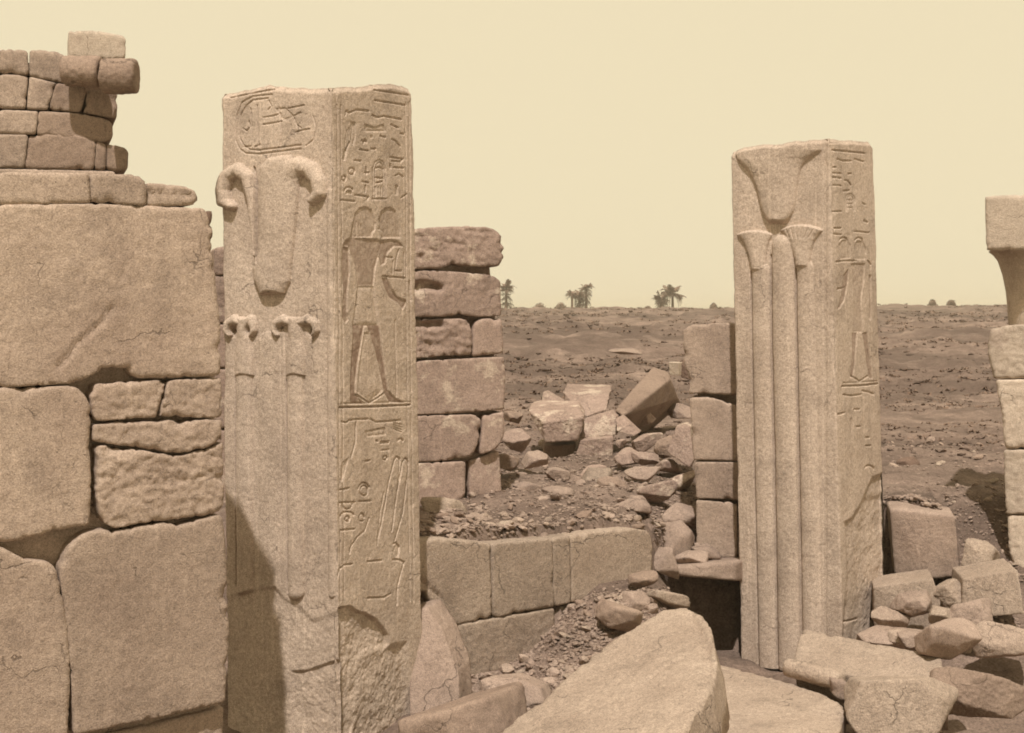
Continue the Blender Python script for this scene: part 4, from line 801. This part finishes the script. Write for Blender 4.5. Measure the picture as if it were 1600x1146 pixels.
# leaning beam: bright top, underside in shade
A_, B_, C_, D_ = P(960, 640, 22.2), P(1020, 573, 24.3), P(1048, 592, 23.9), P(974, 650, 21.9)
E_, F_, G_ = P(1060, 622, 24.5), P(1046, 652, 24.7), P(1002, 680, 23.6)
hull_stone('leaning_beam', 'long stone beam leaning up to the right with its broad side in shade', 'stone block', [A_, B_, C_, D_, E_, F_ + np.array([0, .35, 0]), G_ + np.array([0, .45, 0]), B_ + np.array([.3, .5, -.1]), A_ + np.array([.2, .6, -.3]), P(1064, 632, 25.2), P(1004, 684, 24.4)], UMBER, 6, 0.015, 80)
for i, (x, y, D, w, h, lb) in enumerate([(1010, 688, 20.6, 48, 28, 'oblong boulder lying right of the fallen group'), (982, 716, 20.0, 44, 28, 'round boulder at the front right of the fallen group'), (1012, 718, 20.0, 50, 22, 'low boulder in front of the upright pale stone'), (1045, 728, 19.6, 40, 24, 'boulder half sunk below the upright pale stone'), (970, 692, 20.6, 24, 14, 'small dark stone under the lit wedge')]):
    boulder('boulder', lb, x, y, D, w, h, w * D / F * 0.8, BACKW, 500 + i, 0.3 * i, 5, 0.07, roll=-0.25 if i == 0 else 0.0)

for i, (x, y, D, w, h, lb) in enumerate([(805, 690, 20.0, 46, 36, 'block at the left end of the tumbled heap beside the stained pier'),
  (835, 716, 19.2, 40, 28, 'stone leaning under the largest squared block'),
  (790, 725, 18.6, 50, 26, 'flat stone at the foot of the stained pier'),
  (930, 740, 18.8, 56, 26, 'broad stone below the pale smooth faced block'),
  (1000, 742, 18.6, 50, 24, 'stone on the near right of the tumbled heap'),
  (1040, 700, 20.2, 30, 40, 'upright sliver between the boulders and the upright pale stone'),
  (1065, 752, 18.2, 44, 26, 'stone at the foot of the right pier'),
  (870, 742, 18.4, 44, 20, 'flat stone in front of the shaded block'),
  (960, 756, 18.0, 40, 18, 'small flat stone on the earth bank below the round boulder'),
  (1030, 770, 17.4, 56, 28, 'wide stone on the bank above the end of the low wall'),
  (820, 760, 17.4, 40, 18, 'lone stone on the left of the earth bank'),
  (760, 745, 17.4, 44, 24, 'stone tucked against the lower corner of the stained pier'),
  (1000, 652, 23.5, 40, 26, 'stone showing behind the leaning beam'),
  (1060, 640, 24.5, 36, 24, 'far stone between leaning beam and right pier'),
  (800, 650, 23.0, 34, 16, 'low stone far behind the left end of the tumbled heap')]):
    boulder('rock', lb, x, y, D, w, h, w * D / F * 0.9, [BACKW, ROCK, UMBER][i % 3], 920 + i * 5, 0.5 * (i % 4) - 0.7, 5, 0.07, 'rock', None, 0.3 * (i % 3) - 0.3)
# ------------------------------------------------------------------ column at the right edge
def column():
    D = 16.5; cx = 1640; c = P(cx, HZ, D); r = empty('stone_column', (c[0], c[1], 1.0), 'pale stone column with a square slab on a flaring capital at the right edge', 'column')
    s = D / F
    ab = [P(1540, 308, D), P(1745, 300, D), P(1744, 392, D), P(1541, 391, D)]; t = np.array([0, 0.95, 0]); pl = vplane(1540, 16.5, 1745, 15.9)
    child('abacus', slab_mesh('abacus', [(1539, 308), (1560, 306), (1745, 301), (1745, 392), (1541, 391)], pl, 1.4, PALE, res=0.04, rnd=0.03), r)
    prof = [(393, 92), (400, 86), (412, 78), (430, 70), (460, 64), (490, 61), (508, 60)]; n = 96; v = []; f = []
    ctr = P(cx, 400, D + 0.45)
    prof = [(1640 - x_, y_) for x_, y_ in ((1546, 393), (1553, 399), (1560, 408), (1568, 430), (1573, 455), (1575, 480), (1577, 512))]
    rows = []
    for (rad, y) in prof:
        for k in range(n):
            a = 2 * math.pi * k / n; rr_ = rad * (D + 0.35) / F * 0.97; rows.append((ctr[0] + rr_ * math.cos(a), ctr[1] + rr_ * math.sin(a), CZ + (HZ - y) / F * (D + 0.5)))
    v = np.array(rows); v = v + 0.01 * fbm(v, 6, 3, 5)[:, None]; m = len(prof)
    for j in range(m - 1):
        for k in range(n): f.append((j * n + k, (j + 1) * n + k, (j + 1) * n + (k + 1) % n, j * n + (k + 1) % n))
    child('capital', mesh_np('capital', v, np.array(f), PALE), r)
    pl2 = vplane(1540, 16.6, 1640, 16.25)
    for poly in ([(1548, 514), (1580, 508), (1680, 506), (1680, 590), (1552, 592), (1542, 545)], [(1556, 594), (1680, 592), (1680, 700), (1570, 702), (1566, 650)], [(1568, 704), (1680, 702), (1680, 800), (1572, 804)], [(1574, 806), (1680, 804), (1680, 905), (1592, 908), (1576, 860)], [(1594, 910), (1680, 908), (1680, 1040), (1600, 1040)]):
        add_slab(r, poly, pl2, 1.25, PALE, 'drum_block', rnd=0.06, rough=0.02)
column()

# ------------------------------------------------------------------ loose stones and rubble
rng = random.Random(7); nr0 = np.random.RandomState(3)
chip_me = []
for k in range(10):
    v, f = solid(rock_planes(700 + k, 12), 2, (1.0, rng.uniform(.6, .95), rng.uniform(.3, .6)), 0.05, 700 + k, 20.0)
    chip_me.append((v, f, mesh_np('stone_chip', v, f, [ROCK, ROCK, PLASTER, BLOCK, UMBER][k % 5], smooth=False)))
def spot(zone):
    x0, x1, y0, y1 = zone; return rng.uniform(x0, x1), rng.uniform(y0, y1)
def ground_hit(px, py, d0, d1):
    """where the sight line through a photo position meets the ground"""
    d = d0 + nr0.rand(len(px)) * (d1 - d0) / 70; live = np.ones(len(px), bool)
    for _ in range(70):
        x = (px - 800.0) / F * d; z = CZ + (HZ - py) / F * d
        live &= z > ground_z(x, d, False); d = np.where(live, d + (d1 - d0) / 70, d)
    return (px - 800.0) / F * d, d, (d < d1 - 0.1) & (d > d0 + 0.05)
zones = {  # outline of the heap, depth range, number of picked-out stones, number of fines, label, group
 'slope': ([(865, 950), (1000, 925), (1060, 940), (1000, 1000), (880, 1080), (800, 1120), (700, 1110), (720, 1060), (800, 1045)], 11.0, 15.6, 130, 4200, 'small loose stone in the chip slope between low wall and big slab', 'loose stones below the low wall'),
 'heap': ([(780, 650), (850, 690), (960, 720), (1080, 720), (1090, 790), (1010, 825), (900, 835), (655, 850), (655, 790), (740, 760)], 13.0, 25.0, 100, 5600, 'small loose stone on the rubble heap above the low wall', 'loose stones on the rubble heap'),
 'recess': ([(1020, 790), (1085, 790), (1110, 880), (1040, 880)], 15.0, 18.5, 26, 500, 'small loose stone in the debris beside the dark hollow', 'loose stones by the hollow'),
 'right': ([(1380, 660), (1600, 660), (1600, 1000), (1500, 1010), (1360, 1000), (1390, 800)], 13.0, 24.0, 60, 2400, 'small loose stone on the slope right of the papyrus pillar', 'loose stones on the right slope'),
 'foot': ([(665, 1030), (760, 1040), (820, 1146), (665, 1146)], 10.5, 13.5, 22, 700, 'small loose stone at the foot of the low wall by the lily pillar', 'loose stones by the lily pillar')}
def strew(poly, d0, d1, n):
    poly = np.array(poly, float); lo, hi = poly.min(0), poly.max(0); q = nr0.uniform(lo, hi, (n * 4, 2)); q = q[inside(q, poly)][:int(n * 1.4)]
    q = q + nr0.normal(size=q.shape) * 10.0; x, y, ok = ground_hit(q[:, 0], q[:, 1], d0, d1); return x[ok][:n], y[ok][:n]
for i in range(44):
    t_ = rng.random(); pp = P(600 + 420 * t_, HZ, 13.1 + 2.2 * t_); dd_ = rng.uniform(0.12, 0.8); z_ = CZ + (HZ - (848 - 20 * t_)) / F * (13.1 + 2.2 * t_)
    sx = rng.uniform(0.04, 0.10); o = bpy.data.objects.new('stone_chip', rng.choice(chip_me)[2]); link(o)
    o.location = (pp[0] - dd_ * 0.5, pp[1] + dd_ * 0.85, max(z_, gz(pp[0] - dd_ * 0.5, pp[1] + dd_ * 0.85)) + sx * 0.15); o.scale = (sx, sx, sx)
    o.rotation_euler = (rng.uniform(-.4, .4), rng.uniform(-.4, .4), rng.uniform(0, 6.28)); tag(o, 'loose stone spilling over the top edge of the low wall', 'stone', 'stones along the low wall top')
fv, ff, nfo = [], [], 0; pass
for nm, (pz, d0, d1, n1, n2, lb, gp) in zones.items():
    px_, py_ = strew(pz, d0, d1, n1); pz_ = ground_z(px_, py_)
    for x, y, zz in zip(px_, py_, pz_):
        sx = rng.uniform(0.035, 0.075) * (1.7 if rng.random() < 0.2 else 1)
        o = bpy.data.objects.new('stone_chip', rng.choice(chip_me)[2]); link(o); o.location = (x, y, zz + sx * 0.2); o.scale = (sx, sx, sx)
        o.rotation_euler = (rng.uniform(-.6, .6), rng.uniform(-.6, .6), rng.uniform(0, 6.28)); tag(o, lb, 'stone', gp)
    xs, ys = strew(pz, d0, d1, n2); zs = ground_z(xs, ys); v1, f1 = ico(1)
    pool = [(v1 * nr0.uniform(.65, 1.25, (len(v1), 1)) * np.array([1, rng.uniform(.5, .9), rng.uniform(.25, .6)])) @ np.array(Matrix.Rotation(rng.uniform(0, 6.28), 3, 'Z') @ Matrix.Rotation(rng.uniform(-.7, .7), 3, 'X')).T for _ in range(40)]
    for k in range(len(xs)):
        sx = 0.010 + 0.028 * rng.random() ** 2
        fv.append(pool[k % 40] * sx + np.array([xs[k], ys[k], zs[k] + sx * 0.2])); ff.append(f1 + nfo); nfo += len(v1)
o = bpy.data.objects.new('rubble', mesh_np('rubble', np.vstack(fv), np.vstack(ff), ROCK, smooth=False)); link(o)
tag(o, 'fine stone rubble strewn over the heap and slopes', kind='stuff')

# ------------------------------------------------------------------ dry scrub and clods on the far ground
nr_ = np.random.RandomState(5); Ns = 30000
ys_ = np.exp(nr_.uniform(math.log(23), math.log(250), Ns)); xs_ = nr_.uniform(-0.08, 0.44, Ns) * ys_
kp = fbm(np.column_stack([xs_ * .4, ys_, 0 * xs_]), 0.12, 4, 91, 0.6) > -0.03; xs_, ys_ = xs_[kp], ys_[kp]; zs_ = ground_z(xs_, ys_) - 0.03
sz_ = nr_.uniform(0.02, 0.075, len(xs_)) * (0.5 + ys_ / 50.0); sv = []
for k in range(9):
    b = nr_.uniform(0, 6.28, len(xs_)); t = nr_.uniform(.2, 1.3, len(xs_)); w = sz_ * 0.5; cx_ = xs_ + nr_.normal(size=len(xs_)) * sz_ * 0.8; cy_ = ys_ + nr_.normal(size=len(xs_)) * sz_ * 0.8; hh_ = sz_ * nr_.uniform(.3, .9, len(xs_))
    sv.append(np.stack([np.column_stack([cx_ - np.sin(b) * w, cy_ + np.cos(b) * w, zs_]), np.column_stack([cx_ + np.sin(b) * w, cy_ - np.cos(b) * w, zs_]), np.column_stack([cx_ + np.cos(b) * sz_ * t, cy_ + np.sin(b) * sz_ * t, zs_ + hh_])], 1).reshape(-1, 3))
sv = np.vstack(sv); sf = np.arange(len(sv)).reshape(-1, 3)
o = bpy.data.objects.new('scrub', mesh_np('scrub', np.array(sv), np.array(sf), SCRUB, smooth=False)); link(o)
tag(o, 'low dry scrub scattered over the far ground', kind='stuff')
v1, f1 = ico(1); nq = 5200; yq = np.exp(nr_.uniform(math.log(21), math.log(160), nq)); xq = nr_.uniform(-0.06, 0.42, nq) * yq
kq = fbm(np.column_stack([xq * .6, yq, 0 * xq]), 0.22, 4, 191, 0.65) > -0.02; xq, yq = xq[kq], yq[kq]; zq = ground_z(xq, yq); cv, cf = [], []
for k in range(len(xq)):
    sx = (0.02 + 0.07 * nr_.rand() ** 2) * (0.6 + yq[k] / 45.0)
    cv.append(v1 * nr_.uniform(.6, 1.25, (len(v1), 1)) * np.array([1.2, .9, .5]) * sx + np.array([xq[k], yq[k], zq[k] + sx * 0.1])); cf.append(f1 + k * len(v1))
o = bpy.data.objects.new('field_stones', mesh_np('field_stones', np.vstack(cv), np.vstack(cf), EARTH, smooth=False)); link(o)
tag(o, 'clods and weathered stones littering the plain', kind='stuff')
for i, (x, y, D, w, h, lb) in enumerate([(972, 549, 44, 60, 9, 'long flat stone lying far off on the open ground'), (1420, 725, 21, 34, 26, 'dark rock on the slope right of the papyrus pillar'), (1455, 702, 23, 26, 16, 'smaller dark rock farther up the right slope')]):
    boulder('rock', lb, x, y, D, w, h, w * D / F * .7, ROCK if i == 0 else DARKR, 640 + i, 0.2, 4, 0.05, 'rock')

# ------------------------------------------------------------------ palms and bushes on the skyline
def frond(L, droop, rs):
    v, f = [], []; n = 12; pts = []
    for k in range(n + 1):
        t = k / n; pts.append((L * t * (1 - 0.12 * t * t), L * (0.55 * t - droop * t * t)))
    for k in range(n):
        (x0, z0), (x1, z1) = pts[k], pts[k + 1]; i = len(v); w = 0.03 * L * (1 - k / n) + 0.01
        v += [(x0, -w, z0), (x0, w, z0), (x1, w * .8, z1), (x1, -w * .8, z1)]; f.append((i, i + 1, i + 2, i + 3))
        if k > 1:
            for s in (-1, 1):
                for q in (0.0, 0.5):
                    xa, za = x0 + (x1 - x0) * q, z0 + (z1 - z0) * q; l = L * 0.30 * math.sin(math.pi * min(0.95, 0.2 + 0.75 * k / n)) * rs.uniform(.8, 1.15); i = len(v)
                    v += [(xa, 0, za), (xa + L * 0.045, 0, za), (xa + l * .6, s * l * .8, za - l * rs.uniform(.1, .35)), (xa + l * .55, s * l * .82, za - l * .3)]; f.append((i, i + 1, i + 2, i + 3))
    return np.array(v), np.array(f)
def palm(label, px, base_py, D, hpx, crown_px, seed, lean=0.0, skirt=False):
    rs = random.Random(seed); s = D / F; H = hpx * s; R = crown_px * s / 2; b = P(px, base_py, D); b[2] = gz(b[0], b[1]) - 0.2; top = CZ + (HZ - base_py) / F * D + H
    r = empty('palm_tree', tuple(b), label, 'palm tree', 'palms on the skyline')
    n = 10; m = 14; v, f = [], []
    for j in range(m + 1):
        t = j / m; rad = 0.30 * (1 - 0.35 * t) * (1 + 0.10 * (j % 2)); x = b[0] + lean * (top - b[2]) * t * t
        for k in range(n): a = 6.283 * k / n; v.append((x + rad * math.cos(a), b[1] + rad * math.sin(a), b[2] + (top - b[2]) * t * 0.97))
    for j in range(m):
        for k in range(n): f.append((j * n + k, j * n + (k + 1) % n, (j + 1) * n + (k + 1) % n, (j + 1) * n + k))
    child('trunk', mesh_np('trunk', np.array(v), np.array(f), TRUNK), r)
    V, Fc, c = [], [], 0; tp = np.array([b[0] + lean * (top - b[2]), b[1], top - 0.35 * R])
    for k in range(34):
        fv_, ff_ = frond(R * rs.uniform(.85, 1.2), rs.uniform(.25, 1.25), rs); a = rs.uniform(0, 6.283); el = rs.uniform(-0.5, 0.9)
        Rm = np.array(Matrix.Rotation(a, 3, 'Z') @ Matrix.Rotation(-el, 3, 'Y')); V.append(fv_ @ Rm.T + tp); Fc.append(ff_ + c); c += len(fv_)
    if skirt:
        for k in range(46):
            fv_, ff_ = frond(R * rs.uniform(.5, .95), 1.1, rs); a = rs.uniform(0, 6.283); zz = rs.uniform(0.25, .85) * (top - b[2])
            Rm = np.array(Matrix.Rotation(a, 3, 'Z') @ Matrix.Rotation(rs.uniform(-.5, .6), 3, 'Y')); V.append(fv_ @ Rm.T + np.array([b[0], b[1], b[2] + zz])); Fc.append(ff_ + c); c += len(fv_)
    child('crown', mesh_np('crown', np.vstack(V), np.vstack(Fc), FOLIAGE, smooth=False), r)
palm('palm tree peeping out at the right edge of the stained pier', 791, 488, 300, 42, 30, 1, 0, True)
palm('left palm of the close trio on the skyline', 894, 486, 300, 28, 24, 2); palm('middle palm of the close trio, thick with dead fronds', 905, 486, 302, 26, 26, 3, 0, True); palm('tallest palm, at the right of the close trio', 916, 487, 304, 40, 26, 4, 0, True)
palm('shorter left palm of the pair near the papyrus pillar', 1034, 484, 300, 20, 30, 5, -0.05, True); palm('taller right palm of the pair near the papyrus pillar, fronds spread wide', 1051, 483, 302, 30, 42, 6)
def bush(label, px, base_py, D, wpx, hpx, seed):
    rs = random.Random(seed); s = D / F; b = P(px, base_py, D); b[2] = gz(b[0], b[1]) - 0.1; top = (hpx * s); z_b = b[2]
    r = empty('bush', tuple(b), label, 'bush', 'bushes on the skyline'); v, f = [], []
    for k in range(900):
        a = rs.uniform(0, 6.283); q = rs.random() ** 0.5; el = rs.random(); x = math.cos(a) * q * wpx * s / 2 * math.sqrt(max(0.05, 1 - el ** 2.2)); y = math.sin(a) * q * wpx * s / 2; z = el * top * rs.uniform(.7, 1.1)
        i = len(v); l = rs.uniform(.12, .4); d = [rs.uniform(-1, 1) for _ in range(6)]
        v += [(b[0] + x, b[1] + y, z_b + z), (b[0] + x + d[0] * l, b[1] + y + d[1] * l, z_b + z + d[2] * l), (b[0] + x + d[3] * l, b[1] + y + d[4] * l, z_b + z + d[5] * l)]; f.append((i, i + 1, i + 2))
    child('foliage', mesh_np('foliage', np.array(v), np.array(f), FOLIAGE, smooth=False), r)
    st, sfc = [], []
    for k in range(6):
        a = k; i = len(st); st += [(b[0] - .06, b[1], b[2] - .3), (b[0] + .06, b[1], b[2] - .3), (b[0] + math.cos(a) * wpx * s * .25, b[1] + math.sin(a) * .5, z_b + top * .7)]; sfc.append((i, i + 1, i + 2))
    child('stem', mesh_np('stem', np.array(st), np.array(sfc), TRUNK), r)
for a in (('round bush on the skyline left of the close palm trio', 843, 488, 296, 24, 13, 11), ('bush touching the left side of the close palm trio', 876, 488, 296, 24, 13, 12), ('small bush far left of the palm pair', 1012, 484, 296, 12, 7, 13), ('tiny bush between the palm pair and the trio', 1000, 485, 296, 10, 5, 16), ('small bush just left of the papyrus pillar top of the plain', 1115, 480, 296, 12, 9, 14), ('left bush of the two on the skyline right of the papyrus pillar', 1457, 475, 296, 14, 11, 15), ('right bush of the two on the skyline right of the papyrus pillar', 1486, 474, 296, 14, 9, 17)): bush(*a)

# ------------------------------------------------------------------ dusty air
bm = bmesh.new(); bmesh.ops.create_cube(bm, size=1.0)
for v in bm.verts: v.co = (v.co.x * 6200, 1200 + v.co.y * 2700, 4.0 + v.co.z * 24.0)
hm = bpy.data.meshes.new('haze'); bm.to_mesh(hm); bm.free(); hz = bpy.data.objects.new('haze', hm); link(hz)
tag(hz, 'pale dusty air over the plain', kind='stuff')
mh = bpy.data.materials.new('haze'); mh.use_nodes = True; tn = mh.node_tree; tn.nodes.clear()
vo = tn.nodes.new('ShaderNodeOutputMaterial'); pv = tn.nodes.new('ShaderNodeVolumePrincipled')
pv.inputs['Density'].default_value = 0.00065; pv.inputs['Color'].default_value = (1.0, 0.90, 0.70, 1); pv.inputs['Anisotropy'].default_value = 0.0
tn.links.new(pv.outputs[0], vo.inputs['Volume']); hm.materials.append(mh)
